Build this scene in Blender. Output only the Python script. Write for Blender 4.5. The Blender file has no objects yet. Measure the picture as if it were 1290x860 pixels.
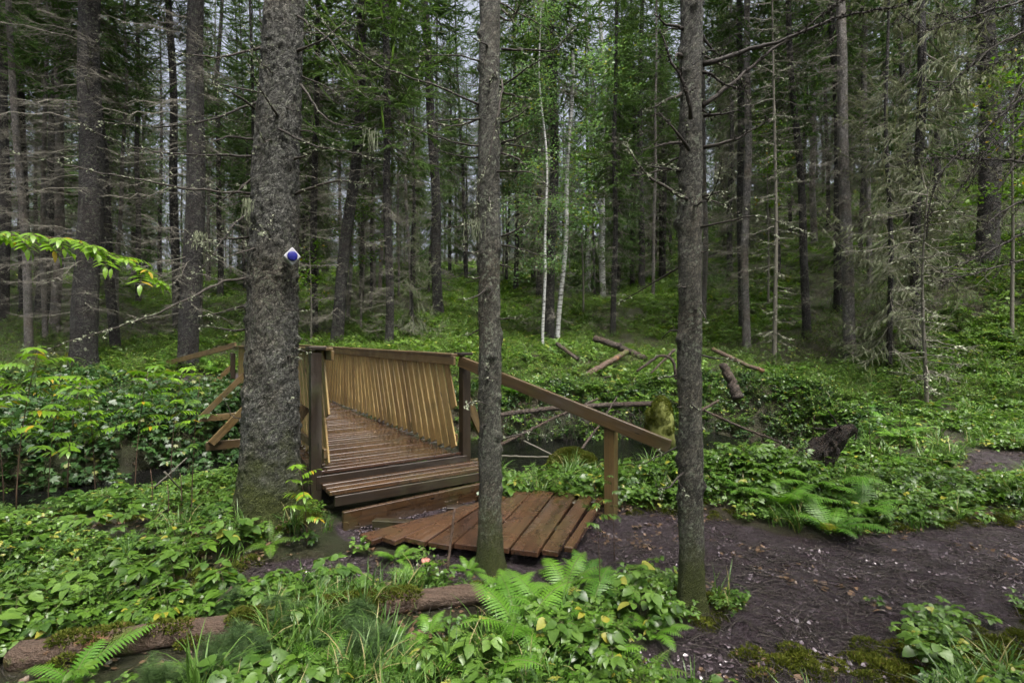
import bpy, math, random
import numpy as np
from mathutils import Vector, Matrix, noise as mnoise

SEED = 7
rng = np.random.default_rng(SEED)
random.seed(SEED)
R = math.radians
sc = bpy.context.scene
COL = sc.collection
EYE = 1.7
F = 645.0           # focal length in photo pixels (1290 wide)

# ------------------------------------------------------------------ helpers
def smooth(a, b, x):
    t = np.clip((x - a) / (b - a), 0, 1)
    return t * t * (3 - 2 * t)

def unp(px, py, Y):
    """3-D point seen at photo pixel (px,py) at depth Y."""
    return np.array([(px - 645) / F * Y, Y, EYE - (py - 425) / F * Y])

# value noise (vectorised)
_perm = np.random.default_rng(3).random((64, 64))
def vnoise(x, y):
    xi = np.floor(x).astype(int); yi = np.floor(y).astype(int)
    fx = x - xi; fy = y - yi
    fx = fx * fx * (3 - 2 * fx); fy = fy * fy * (3 - 2 * fy)
    a = _perm[xi % 64, yi % 64]; b = _perm[(xi + 1) % 64, yi % 64]
    c = _perm[xi % 64, (yi + 1) % 64]; d = _perm[(xi + 1) % 64, (yi + 1) % 64]
    return (a * (1 - fx) + b * fx) * (1 - fy) + (c * (1 - fx) + d * fx) * fy - .5
def fbm(x, y, o=4):
    s = 0; a = 1
    for i in range(o):
        s = s + a * vnoise(x * 2 ** i + 17.3 * i, y * 2 ** i + 9.1 * i); a *= .5
    return s

STREAM = np.array([(-22, -2), (-14, 1.6), (-9, 4.6), (-6.5, 6.4), (-3.6, 8.7), (-1.5, 9.7), (0.5, 10.0), (3, 10.3), (5.1, 10.9)], float)
PATH_R = np.array([(-0.6, 4.75), (0.4, 4.3), (1.2, 4.15), (2.2, 3.68), (3.5, 3.72), (4.8, 3.85), (8, 4.1), (14, 4.6)], float)
PATH_L = np.array([(-6.2, 13.2), (-8.0, 12.9), (-9.8, 12.0), (-12, 11.0), (-18, 9.5)], float)
PATH_B = np.array([(5.6, 6.5), (7.2, 6.9), (9, 7.0), (12, 7.6)], float)
def pdist(x, y, P):
    d = np.full(np.shape(x), 1e9)
    for (ax, ay), (bx, by) in zip(P[:-1], P[1:]):
        vx, vy = bx - ax, by - ay
        t = np.clip(((x - ax) * vx + (y - ay) * vy) / (vx * vx + vy * vy), 0, 1)
        d = np.minimum(d, np.hypot(x - ax - t * vx, y - ay - t * vy))
    return d
def splus(x, k):
    return np.where(x / k > 20, x, k * np.log1p(np.exp(np.clip(x / k, -30, 20))))
def height(x, y, detail=True):
    x = np.asarray(x, float); y = np.asarray(y, float)
    z = .22 * (splus(y - 10.5, 1.2)) - (.06 + .07 * smooth(-.15, -.45, x / np.maximum(y, 5))) * splus(y - 46, 4)
    z = z + .36 * splus(x - 8.2, 1.0) * smooth(8, 16, y) * (1 - smooth(30, 60, x))
    z = z + .5 * fbm(x / 6, y / 6, 3) * smooth(9, 16, y)
    z = z + .34 * np.exp(-(((x - 2.75) / 1.0) ** 2 + ((y - 5.75) / .62) ** 2))
    z = z + .05 * fbm(x / 1.3, y / 1.3, 3) * smooth(1.5, 3, y)
    d = pdist(x, y, STREAM) + .5 * fbm(x / 1.5, y / 1.5, 3)
    z = z - (.95 + np.clip(z, 0, 3) * .9) * (1 - smooth(.95, 2.1, d))
    z = z - .42 * smooth(5.9, 7.8, y) * (1 - smooth(9.2, 10.5, y)) * smooth(-1.4, -.4, x) * (1 - smooth(5, 7, x))
    s = soil(x, y)
    z = z - .035 * s + .22 * np.exp(-(((x + 2.1) / .45) ** 2 + ((y - 4.43) / .42) ** 2))
    z = z + .03 * s * fbm(x * 2.2, y * 2.2, 3) + .030 * s * fbm(x * 6.5, y * 8.5, 3)
    if detail:
        z = z + .016 * fbm(x * 4, y * 4, 3)
    return z
def soil(x, y):
    n = .55 * fbm(x / .9, y / .9, 4)
    w = .80 - .10 * smooth(1.0, 2.2, x) + .3 * smooth(5, 10, x)
    a = 1 - smooth(-.12, .12, pdist(x, y, PATH_R) + n - w)
    b = 1 - smooth(-.15, .15, pdist(x, y, PATH_L) + n - .65)
    c = (1 - smooth(-.3, .3, pdist(x, y, PATH_B) + n - .55)) * .9
    e = 1 - smooth(-.12, .12, np.hypot((x + 1.35) / .95, (y - 3.75) / .42) + 1.2 * n - .8)
    e2 = 1 - smooth(-.12, .12, np.hypot((x - 1.5) / .75, (y - 2.75) / .6) + 1.3 * n - .85)
    g = 1 - smooth(-.12, .12, np.hypot((x + 1.2) / .5, (y - 4.6) / .5) + n - .9)
    return np.clip(np.maximum.reduce([a, b, c, e, e2, g]), 0, 1)
def hz(x, y):
    return float(height(np.array([x]), np.array([y]))[0])
def ground_at_pixel(px, py):
    """first ground hit along the view ray through a photo pixel"""
    Y = np.linspace(2, 90, 3000)
    X = (px - 645) / F * Y
    Z = EYE - (py - 425) / F * Y
    g = height(X, Y)
    i = np.argmax(Z <= g)
    if not (Z <= g).any(): i = 1500
    return X[i], Y[i], g[i]

# ------------------------------------------------------------------ mesh builder
class MB:
    def __init__(s):
        s.v = []; s.rn = []; s.bc = []; s.f = {3: [], 4: []}; s.m = {3: [], 4: []}; s.n = 0
    def add(s, v, f, mat=0, rnd=None, bc=None):
        v = np.asarray(v, float).reshape(-1, 3); f = np.asarray(f, int)
        k = f.shape[1]
        s.v.append(v)
        if rnd is None: rnd = random.random()
        s.rn.append(np.broadcast_to(np.asarray(rnd, float), (len(v),)).copy())
        s.bc.append(v.copy() if bc is None else np.asarray(bc, float))
        s.f[k].append(f + s.n); s.m[k].append(np.full(len(f), mat, int))
        s.n += len(v)
        return s
    def merge(s, o, M=None, rnd=None):
        """append another builder, transformed by a 4x4"""
        if o.n == 0: return s
        v = np.concatenate(o.v)
        if M is not None:
            v = v @ M[:3, :3].T + M[:3, 3]
        rn = np.concatenate(o.rn)
        if rnd is not None: rn = np.mod(rn + rnd, 1)
        s.v.append(v); s.rn.append(rn); s.bc.append(np.concatenate(o.bc))
        for k in (3, 4):
            for a, b in zip(o.f[k], o.m[k]):
                s.f[k].append(a + s.n); s.m[k].append(b)
        s.n += len(v)
        return s
    def mesh(s, name, mats, smooth_=True):
        me = bpy.data.meshes.new(name)
        V = np.concatenate(s.v).astype(np.float32)
        f3 = np.concatenate(s.f[3]) if s.f[3] else np.zeros((0, 3), int)
        f4 = np.concatenate(s.f[4]) if s.f[4] else np.zeros((0, 4), int)
        m = np.concatenate([np.concatenate(s.m[k]) if s.m[k] else np.zeros(0, int) for k in (3, 4)])
        loops = np.concatenate([f3.ravel(), f4.ravel()]).astype(np.int32)
        starts = np.concatenate([np.arange(len(f3)) * 3, len(f3) * 3 + np.arange(len(f4)) * 4]).astype(np.int32)
        me.vertices.add(len(V)); me.vertices.foreach_set('co', V.ravel())
        me.loops.add(len(loops)); me.loops.foreach_set('vertex_index', loops)
        me.polygons.add(len(starts)); me.polygons.foreach_set('loop_start', starts)
        me.polygons.foreach_set('material_index', m.astype(np.int32))
        me.polygons.foreach_set('use_smooth', np.full(len(starts), smooth_))
        for mt in mats: me.materials.append(mt)
        a = me.attributes.new('rnd', 'FLOAT', 'POINT'); a.data.foreach_set('value', np.concatenate(s.rn).astype(np.float32))
        a = me.attributes.new('bc', 'FLOAT_VECTOR', 'POINT'); a.data.foreach_set('vector', np.concatenate(s.bc).astype(np.float32).ravel())
        me.update(); me.validate()
        return me
    def build(s, name, mats, parent=None, loc=None, smooth_=True, link=True):
        if not isinstance(mats, (list, tuple)): mats = [mats]
        o = bpy.data.objects.new(name, s.mesh(name, mats, smooth_))
        if link: COL.objects.link(o)
        if parent is not None: o.parent = parent
        if loc is not None: o.location = loc
        return o

def empty(name, loc=(0, 0, 0)):
    o = bpy.data.objects.new(name, None); COL.objects.link(o); o.location = loc; o.empty_display_size = .2
    return o
def tag(o, label=None, cat=None, group=None, kind=None):
    if label: o['label'] = label
    if cat: o['category'] = cat
    if group: o['group'] = group
    if kind: o['kind'] = kind
    return o

def frames(P):
    T = np.gradient(P, axis=0); T /= np.linalg.norm(T, axis=1)[:, None] + 1e-9
    ref = np.array([0, 0, 1.]) if abs(T[0][2]) < .8 else np.array([1., 0, 0])
    U = np.cross(T, ref); U /= np.linalg.norm(U, axis=1)[:, None] + 1e-9
    W = np.cross(T, U)
    return T, U, W
def tube(mb, P, r, sides=6, mat=0, rnd=None, jitter=0, cap=True):
    P = np.asarray(P, float); n = len(P); r = np.broadcast_to(r, (n,)).astype(float)
    T, U, W = frames(P)
    a = np.arange(sides) / sides * 2 * np.pi
    rr = r[:, None] * (1 + jitter * (rng.random((n, sides)) - .5))
    V = P[:, None] + rr[..., None] * (np.cos(a)[None, :, None] * U[:, None] + np.sin(a)[None, :, None] * W[:, None])
    V = V.reshape(-1, 3)
    i = np.arange(n - 1)[:, None] * sides; j = np.arange(sides)[None]; k = (j + 1) % sides
    Fq = np.stack([i + j, i + k, i + sides + k, i + sides + j], -1).reshape(-1, 4)
    if cap:
        V = np.vstack([V, P[-1:], P[:1]])
        mb.add(V, Fq, mat, rnd)
        b = (n - 1) * sides
        base = mb.n - len(V)
        jj = np.arange(sides); kk = (jj + 1) % sides
        t1 = np.stack([b + jj, b + kk, np.full(sides, n * sides)], -1) + base
        t0 = np.stack([kk, jj, np.full(sides, n * sides + 1)], -1) + base
        mb.f[3] += [t1, t0]; mb.m[3] += [np.full(sides, mat)] * 2
    else:
        mb.add(V, Fq, mat, rnd)
def prisms(mb, A, B, ra, rb, mat=0, rnd=None):
    """many three-sided tapering sticks at once"""
    A = np.asarray(A, float); B = np.asarray(B, float); n = len(A)
    if n == 0: return
    D = B - A; D /= np.linalg.norm(D, axis=1)[:, None] + 1e-9
    ref = np.where(np.abs(D[:, 2:3]) < .9, np.array([[0, 0, 1.]]), np.array([[1., 0, 0]]))
    U = np.cross(D, ref); U /= np.linalg.norm(U, axis=1)[:, None] + 1e-9
    W = np.cross(D, U)
    ra = np.broadcast_to(ra, (n,))[:, None]; rb = np.broadcast_to(rb, (n,))[:, None]
    V = []
    for c, r_ in ((A, ra), (B, rb)):
        for k in range(3):
            t = k * 2.0944
            V.append(c + r_ * (math.cos(t) * U + math.sin(t) * W))
    V = np.stack(V, 1).reshape(-1, 3)
    base = np.arange(n)[:, None] * 6
    Fq = np.stack([base + np.array([[k, (k + 1) % 3, 3 + (k + 1) % 3, 3 + k]]) for k in range(3)], 1).reshape(-1, 4)
    r_ = rng.random(n) if rnd is None else np.broadcast_to(rnd, (n,))
    mb.add(V, Fq, mat, np.repeat(r_, 6))
def feathers(mb, A, D, L, Wd, mat=0, crossed=True, rnd=None):
    """needle-clad twigs: lens-shaped blades, crossed, along unit directions D"""
    n = len(A)
    if n == 0: return
    ref = rng.normal(size=(n, 3)); U = np.cross(D, ref); U /= np.linalg.norm(U, axis=1)[:, None] + 1e-9
    W = np.cross(D, U)
    L = np.broadcast_to(L, (n,))[:, None]; Wd = np.broadcast_to(Wd, (n,))[:, None]
    r_ = rng.random(n) if rnd is None else rnd
    for S in ((U, W) if crossed else (U,)):
        V = np.stack([A - S * Wd * .25, A + D * L * .45 - S * Wd * .5, A + D * L, A + D * L * .45 + S * Wd * .5], 1).reshape(-1, 3)
        Fq = (np.arange(n)[:, None] * 4 + np.arange(4)[None])
        mb.add(V, Fq, mat, np.repeat(r_, 4))

def board(mb, p0, p1, w, t, up=(0, 0, 1), mat=0, rnd=None, taper=None):
    """timber of width w (sideways) and thickness t (along up) from p0 to p1"""
    p0 = np.asarray(p0, float); p1 = np.asarray(p1, float)
    D = p1 - p0; L = np.linalg.norm(D); D /= L
    up = np.asarray(up, float); S = np.cross(D, up); S /= np.linalg.norm(S); U = np.cross(S, D)
    V = []; bc = []; o = random.random() * 40
    for a, p in ((0, p0), (L, p1)):
        ww = w if (taper is None or a == 0) else taper
        for sx, sz in ((-1, -1), (1, -1), (1, 1), (-1, 1)):
            V.append(p + S * sx * ww / 2 + U * sz * t / 2); bc.append((a + o, sx * ww / 2 + o, sz * t / 2))
    Fq = [(0, 1, 2, 3), (7, 6, 5, 4), (0, 4, 5, 1), (1, 5, 6, 2), (2, 6, 7, 3), (3, 7, 4, 0)]
    mb.add(V, Fq, mat, rnd, bc)
def bevel(o, w=.004):
    m = o.modifiers.new('edge', 'BEVEL'); m.width = w; m.segments = 1; m.limit_method = 'ANGLE'
    return o

# ------------------------------------------------------------------ materials
class NT:
    def __init__(s, name):
        s.m = bpy.data.materials.new(name); s.m.use_nodes = True
        s.t = s.m.node_tree; s.t.nodes.clear()
        s.out = s.t.nodes.new('ShaderNodeOutputMaterial')
    def n(s, typ, **kw):
        nd = s.t.nodes.new(typ)
        for k, v in kw.items(): setattr(nd, k, v)
        return nd
    def l(s, a, b): s.t.links.new(a, b)
    def attr(s, name, out='Fac'):
        a = s.n('ShaderNodeAttribute'); a.attribute_name = name; return a.outputs[out]
    def noise(s, vec, scale, detail=4, rough=.55, dist=0):
        a = s.n('ShaderNodeTexNoise'); a.inputs['Scale'].default_value = scale; a.inputs['Detail'].default_value = detail
        a.inputs['Roughness'].default_value = rough; a.inputs['Distortion'].default_value = dist
        if vec is not None: s.l(vec, a.inputs['Vector'])
        return a.outputs['Fac']
    def voro(s, vec, scale, feat='F1', out='Distance', rnd=1):
        a = s.n('ShaderNodeTexVoronoi'); a.feature = feat; a.inputs['Scale'].default_value = scale
        a.inputs['Randomness'].default_value = rnd
        if vec is not None: s.l(vec, a.inputs['Vector'])
        return a.outputs[out]
    def mapping(s, vec, scale=(1, 1, 1)):
        a = s.n('ShaderNodeMapping'); a.inputs['Scale'].default_value = scale; s.l(vec, a.inputs['Vector']); return a.outputs[0]
    def ramp(s, fac, stops):
        a = s.n('ShaderNodeValToRGB'); cr = a.color_ramp
        while len(cr.elements) < len(stops): cr.elements.new(.5)
        for e, (p, c) in zip(cr.elements, stops):
            e.position = p; e.color = (*c, 1) if len(c) == 3 else c
        s.l(fac, a.inputs[0]); return a.outputs[0]
    def math(s, op, a, b=None, clamp=False):
        x = s.n('ShaderNodeMath', operation=op, use_clamp=clamp)
        for i, v in enumerate((a, b)):
            if v is None: continue
            if isinstance(v, (int, float)): x.inputs[i].default_value = v
            else: s.l(v, x.inputs[i])
        return x.outputs[0]
    def mix(s, fac, a, b, typ='MIX'):
        x = s.n('ShaderNodeMixRGB', blend_type=typ)
        for i, v in enumerate((fac, a, b)):
            if isinstance(v, (int, float)): x.inputs[i].default_value = v
            elif isinstance(v, tuple): x.inputs[i].default_value = (*v, 1)
            else: s.l(v, x.inputs[i])
        return x.outputs[0]
    def mr(s, v, a, b, c=0, d=1):
        x = s.n('ShaderNodeMapRange'); s.l(v, x.inputs[0])
        for i, q in enumerate((a, b, c, d)): x.inputs[i + 1].default_value = q
        return x.outputs[0]
    def bump(s, h, strength=.5, dist=.01, normal=None):
        x = s.n('ShaderNodeBump'); x.inputs['Strength'].default_value = strength; x.inputs['Distance'].default_value = dist
        s.l(h, x.inputs['Height'])
        if normal is not None: s.l(normal, x.inputs['Normal'])
        return x.outputs[0]
    def pbr(s, col, rough=.8, normal=None, spec=.5, coat=0):
        p = s.n('ShaderNodeBsdfPrincipled')
        if isinstance(col, tuple): p.inputs['Base Color'].default_value = (*col, 1)
        else: s.l(col, p.inputs['Base Color'])
        if isinstance(rough, (int, float)): p.inputs['Roughness'].default_value = rough
        else: s.l(rough, p.inputs['Roughness'])
        p.inputs['Specular IOR Level'].default_value = spec
        p.inputs['Coat Weight'].default_value = coat; p.inputs['Coat Roughness'].default_value = .15
        if normal is not None: s.l(normal, p.inputs['Normal'])
        return p
    def done(s, sh):
        s.l(sh.outputs[0] if hasattr(sh, 'outputs') else sh, s.out.inputs[0]); return s.m

def mat_bark(name, dark, light, lichen=(.17, .19, .13), lich=.5, scale=1., moss=0, bumpd=.02, big=False):
    t = NT(name)
    co = t.n('ShaderNodeTexCoord').outputs['Object']
    info = t.n('ShaderNodeObjectInfo')
    add = t.n('ShaderNodeVectorMath', operation='ADD'); t.l(co, add.inputs[0])
    cmb = t.n('ShaderNodeCombineXYZ'); r7 = t.math('MULTIPLY', info.outputs['Random'], 37.0); t.l(r7, cmb.inputs[0]); t.l(r7, cmb.inputs[2])
    t.l(cmb.outputs[0], add.inputs[1]); co2 = add.outputs[0]
    mp = t.mapping(co2, (1, 1, .8))
    wob = t.noise(mp, 22 * scale, 4, .7)
    wv = t.n('ShaderNodeVectorMath', operation='ADD'); t.l(mp, wv.inputs[0])
    wc = t.n('ShaderNodeCombineXYZ'); w1 = t.math('MULTIPLY', wob, .09); t.l(w1, wc.inputs[0]); t.l(w1, wc.inputs[2]); t.l(wc.outputs[0], wv.inputs[1])
    v1 = t.voro(wv.outputs[0], 44 * scale, 'DISTANCE_TO_EDGE')
    v2 = t.voro(wv.outputs[0], 44 * scale, 'F1', 'Color')
    v3 = t.voro(wv.outputs[0], 120 * scale, 'F1')
    crack = t.mr(v1, 0, .30, .06, 1)
    nz = t.noise(mp, 60 * scale, 5, .7)
    nl = t.noise(mp, 2.2, 4)
    sep = t.n('ShaderNodeSeparateColor'); t.l(v2, sep.inputs[0])
    f = t.math('MULTIPLY', crack, t.math('ADD', t.math('MULTIPLY', sep.outputs[0], .5), t.math('MULTIPLY', t.mr(nz, .3, .7), .7)))
    c = t.mix(f, dark, light)
    c = t.mix(t.mr(nl, .35, .65, 0, .5), c, tuple(x * .45 for x in dark))
    c = t.mix(t.mr(t.noise(mp, 13, 4, .7), .48, .62, 0, .4), c, t.mix(1.0, c, (.45, .43, .4), 'MULTIPLY'))
    c = t.mix(t.mr(sep.outputs[2], .6, 1, 0, .35), c, tuple(min(1, x * 1.35) for x in light))
    c = t.mix(t.mr(t.noise(co2, 1.7, 3, .6), .45, .65, 0, .5), c, t.mix(1.0, c, (.95, .72, .50), 'MULTIPLY'))
    nlich = t.noise(co2, 26 * scale, 5, .75)
    nl2 = t.noise(co2, 3.1, 2)
    lf = t.math('MULTIPLY', t.mr(nlich, .53, .60), t.mr(nl2, .38, .6, .1, lich))
    c = t.mix(lf, c, lichen)
    sepz = t.n('ShaderNodeSeparateXYZ'); t.l(co, sepz.inputs[0])
    if moss:
        h = t.math('ADD', sepz.outputs[2], t.math('MULTIPLY', t.noise(co2, 7, 4), -1.1 * moss))
        mf = t.mr(h, .15 * moss, -.35 * moss)
        mc = t.mix(t.noise(co2, 70, 3), (.02, .03, .006), (.10, .12, .02))
        c = t.mix(mf, c, mc)
    hgt = t.math('ADD', t.math('MULTIPLY', crack, .7), t.math('MULTIPLY', t.math('ADD', t.math('MULTIPLY', sep.outputs[1], .8), t.math('SUBTRACT', nz, v3)), .6))
    b = t.bump(hgt, 1.0, bumpd * 1.5)
    return t.done(t.pbr(c, t.mr(nl, .3, .7, .55, .85), b, .35))

def mat_simple(name, c1, c2, scale=20, rough=.8, bumpd=.004, spec=.4):
    t = NT(name); co = t.n('ShaderNodeTexCoord').outputs['Object']
    nz = t.noise(co, scale, 5, .65); r_ = t.attr('rnd')
    c = t.mix(t.math('MULTIPLY', t.math('ADD', nz, r_), .5), c1, c2)
    return t.done(t.pbr(c, rough, t.bump(nz, .6, bumpd), spec))

def mat_leaf(name, c1, c2, yellow=(.22, .2, .02), yf=.04, trans=.35, rough=.35, spec=.45):
    """leaf: per-leaf tint between c1 and c2, a few yellowed, light passes through"""
    t = NT(name); r_ = t.attr('rnd'); info = t.n('ShaderNodeObjectInfo').outputs['Random']
    h = t.n('ShaderNodeMath', operation='FRACT'); t.l(t.math('ADD', t.math('MULTIPLY', r_, 7.31), t.math('MULTIPLY', info, 3.7)), h.inputs[0])
    c = t.mix(t.math('MULTIPLY', t.math('ADD', h.outputs[0], info), .5), c1, c2)
    k = t.math('GREATER_THAN', h.outputs[0], 1 - yf)
    c = t.mix(k, c, yellow)
    bc = t.attr('bc', 'Vector'); nz = t.noise(bc, 90, 3)
    c = t.mix(t.mr(nz, .3, .7, .0, .35), c, t.mix(1.0, c, (.45, .5, .4), 'MULTIPLY'))
    p = t.pbr(c, rough, None, spec)
    tr = t.n('ShaderNodeBsdfTranslucent'); t.l(t.mix(1.0, c, (1.15, 1.25, .6), 'MULTIPLY'), tr.inputs[0])
    mx = t.n('ShaderNodeMixShader'); mx.inputs[0].default_value = trans
    t.l(p.outputs[0], mx.inputs[1]); t.l(tr.outputs[0], mx.inputs[2])
    return t.done(mx.outputs[0])

def mat_wood(name, c1, c2, dark, rough=(.25, .5), green=(.05, .06, .015), gf=.25, coat=.0, dirt=.3):
    t = NT(name); bc = t.attr('bc', 'Vector'); r_ = t.attr('rnd')
    g = t.noise(t.mapping(bc, (2.2, 60, 60)), 1.0, 5, .6, .6)
    g2 = t.noise(t.mapping(bc, (.9, 9, 9)), 1.0, 3)
    base = t.mix(g, c1, c2)
    base = t.mix(t.mr(g2, .45, .72, 0, .65), base, dark)
    base = t.mix(t.mr(r_, 0, 1, 0, .75), base, t.mix(1.0, base, (.45, .42, .45), 'MULTIPLY'))
    base = t.mix(t.mr(t.noise(t.mapping(bc, (.7, 38, 38)), 1.0, 4, .7), .52, .66, 0, .6), base, tuple(x * .8 for x in dark))
    base = t.mix(t.mr(t.noise(t.mapping(bc, (1.1, 5, 5)), 1.0, 4, .7), .55, .75, 0, .4), base, (.13, .12, .11))
    geo = t.n('ShaderNodeTexCoord').outputs['Object']
    gr = t.noise(geo, 2.6, 5, .65)
    base = t.mix(t.mr(gr, .5, .68, 0, gf), base, green)
    dn = t.noise(geo, 9, 6, .75)
    base = t.mix(t.mr(dn, .56, .66, 0, dirt), base, (.02, .016, .014))
    kn = t.voro(t.mapping(bc, (3.2, 14, 14)), 1.0)
    base = t.mix(t.mr(kn, .13, .07), base, tuple(x * .4 for x in dark))
    h = t.math('SUBTRACT', g, t.mr(kn, .13, .07, 0, .3))
    ro = t.mr(t.noise(geo, 5, 4), .35, .65, rough[0], rough[1])
    return t.done(t.pbr(base, ro, t.bump(h, .55, .003), .5, coat))

M = {}
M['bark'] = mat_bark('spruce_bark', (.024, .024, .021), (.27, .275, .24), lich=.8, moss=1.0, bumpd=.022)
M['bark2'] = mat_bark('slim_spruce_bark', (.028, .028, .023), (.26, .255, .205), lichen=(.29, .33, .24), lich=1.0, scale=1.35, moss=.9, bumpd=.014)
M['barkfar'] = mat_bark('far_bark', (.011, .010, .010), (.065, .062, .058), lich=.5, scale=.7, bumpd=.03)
M['barkgrey'] = mat_bark('grey_bark', (.09, .085, .08), (.30, .285, .27), lich=.5, scale=.8, bumpd=.02)
M['deadwood'] = mat_simple('dead_twig_wood', (.014, .012, .010), (.07, .06, .05), 60)
M['twigfar'] = mat_simple('grey_twig_wood', (.05, .045, .035), (.19, .18, .145), 30)
M['lichen'] = mat_simple('twig_lichen', (.13, .15, .09), (.42, .46, .33), 80, .95)
M['beard'] = mat_simple('beard_lichen', (.16, .19, .11), (.36, .40, .26), 80, .95)
M['needle'] = mat_leaf('spruce_needles', (.022, .048, .018), (.07, .125, .042), (.10, .10, .05), .06, .25, .6, .25)
M['needlefar'] = mat_leaf('far_spruce_needles', (.05, .105, .03), (.15, .24, .075), (.10, .12, .05), .06, .3, .6, .2)
M['needlegrey'] = mat_leaf('lichened_needles', (.09, .115, .065), (.25, .28, .18), (.24, .24, .18), .3, .2, .7, .2)
M['birchleaf'] = mat_leaf('birch_leaves', (.09, .17, .075), (.17, .28, .14), (.25, .26, .04), .06, .45, .45)
M['maple'] = mat_leaf('young_leaves', (.07, .17, .010), (.19, .34, .022), (.36, .26, .02), .05, .33, .35)
M['herb'] = mat_leaf('herb_leaves', (.018, .055, .007), (.115, .22, .026), (.26, .25, .03), .025, .28, .34, .45)
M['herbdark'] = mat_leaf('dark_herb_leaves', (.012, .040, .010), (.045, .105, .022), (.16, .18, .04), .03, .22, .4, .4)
M['herblight'] = mat_leaf('light_herb_leaves', (.028, .08, .012), (.15, .265, .045), (.30, .31, .06), .04, .3, .36, .45)
M['hillleaf'] = mat_leaf('slope_herb_leaves', (.032, .09, .014), (.18, .30, .045), (.30, .31, .06), .04, .35, .4, .4)
M['fern'] = mat_leaf('fern_green', (.045, .14, .012), (.145, .31, .03), (.25, .25, .04), .02, .32, .4)
M['grass'] = mat_leaf('grass_blades', (.03, .085, .012), (.14, .25, .05), (.28, .25, .11), .1, .28, .4, .4)
M['mossleaf'] = mat_leaf('moss_tufts', (.05, .07, .008), (.15, .17, .02), (.15, .12, .04), .06, .2, .8, .2)
M['horsetail'] = mat_leaf('horsetail_green', (.045, .10, .03), (.10, .18, .05), (.14, .17, .05), .02, .3, .5)
M['stem'] = mat_simple('plant_stem', (.07, .06, .03), (.12, .14, .05), 30, .7)
M['redstem'] = mat_simple('sapling_stem', (.05, .03, .02), (.11, .07, .045), 30, .7)
M['deadleaf'] = mat_leaf('dead_leaves', (.06, .035, .02), (.20, .13, .08), (.16, .14, .13), .08, .1, .35, .5)
M['wetleaf'] = mat_leaf('wet_dead_leaves', (.05, .036, .042), (.14, .11, .125), (.15, .13, .14), .05, .0, .18, .8)
M['deck'] = mat_wood('wet_deck_wood', (.022, .011, .008), (.10, .05, .028), (.014, .008, .007), (.08, .36), gf=.2, coat=.7, dirt=.85)
M['step'] = mat_wood('wet_step_wood', (.03, .015, .007), (.155, .082, .034), (.018, .010, .006), (.10, .36), gf=.35, coat=.6, dirt=.8)
M['plat'] = mat_wood('wet_platform_wood', (.03, .015, .010), (.15, .075, .038), (.018, .010, .008), (.10, .36), gf=.25, coat=.6, dirt=.8)
M['stepd'] = mat_wood('dark_step_wood', (.03, .017, .008), (.11, .06, .026), (.018, .010, .006), (.15, .4), gf=.45, coat=.2, dirt=.5)
M['slat'] = mat_wood('weathered_slat_wood', (.27, .17, .05), (.62, .47, .19), (.17, .085, .022), (.3, .6), gf=.4, dirt=.35)
M['rail'] = mat_wood('railing_wood', (.06, .038, .014), (.20, .135, .052), (.035, .021, .008), (.35, .65), gf=.35, dirt=.3)
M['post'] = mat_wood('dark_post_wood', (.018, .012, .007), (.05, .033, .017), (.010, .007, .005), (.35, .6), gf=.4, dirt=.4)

# ground
def mat_ground():
    t = NT('forest_floor'); co = t.n('ShaderNodeTexCoord').outputs['Object']
    s = t.attr('soil'); 
    n1 = t.noise(co, 1.1, 6, .7); n2 = t.noise(co, 24, 6, .75); n3 = t.noise(co, 130, 3, .7)
    v = t.voro(co, 20, 'F1'); vv = t.voro(t.mapping(co, (1, 1, 1)), 55, 'F1')
    sc1 = t.mix(n2, (.006, .004, .005), (.06, .042, .05))
    sc1 = t.mix(t.mr(n3, .5, .75, 0, .6), sc1, (.15, .115, .12))
    sc1 = t.mix(t.mr(n2, .56, .66, 0, .55), sc1, (.21, .175, .205))  # pale bluish-grey lumps: wet highlights painted into the soil colour
    sc1 = t.mix(t.mr(n1, .45, .7, 0, .6), sc1, (.035, .024, .03))
    fl = t.mix(n2, (.006, .008, .003), (.035, .045, .011))
    fl = t.mix(t.mr(n1, .42, .62), fl, t.mix(n2, (.015, .010, .006), (.055, .038, .022)))
    fl = t.mix(t.mr(n3, .5, .8, 0, .5), fl, (.06, .075, .018))
    e = t.math('ADD', s, t.math('MULTIPLY', t.math('SUBTRACT', n2, .5), .7))
    c = t.mix(t.mr(e, .35, .6), fl, sc1)
    h = t.math('ADD', t.math('MULTIPLY', n2, 1.2), t.math('ADD', t.math('MULTIPLY', n3, .35), t.math('MULTIPLY', v, .5)))
    wet = t.mr(t.noise(co, 3.1, 5, .7), .42, .62)
    ro = t.mr(t.math('MULTIPLY', wet, t.mr(e, .35, .6)), 0, 1, .5, .17)
    return t.done(t.pbr(c, ro, t.bump(h, 1.0, .05), .5))
M['ground'] = mat_ground()
def mat_water():
    t = NT('stream_water'); co = t.n('ShaderNodeTexCoord').outputs['Object']
    n = t.noise(t.mapping(co, (1, 1.6, 1)), 7, 4, .6); n2 = t.noise(co, 22, 2)
    return t.done(t.pbr((.004, .004, .004), .03, t.bump(t.math('ADD', n, t.math('MULTIPLY', n2, .5)), .5, .016), .14))
M['water'] = mat_water()

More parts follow.
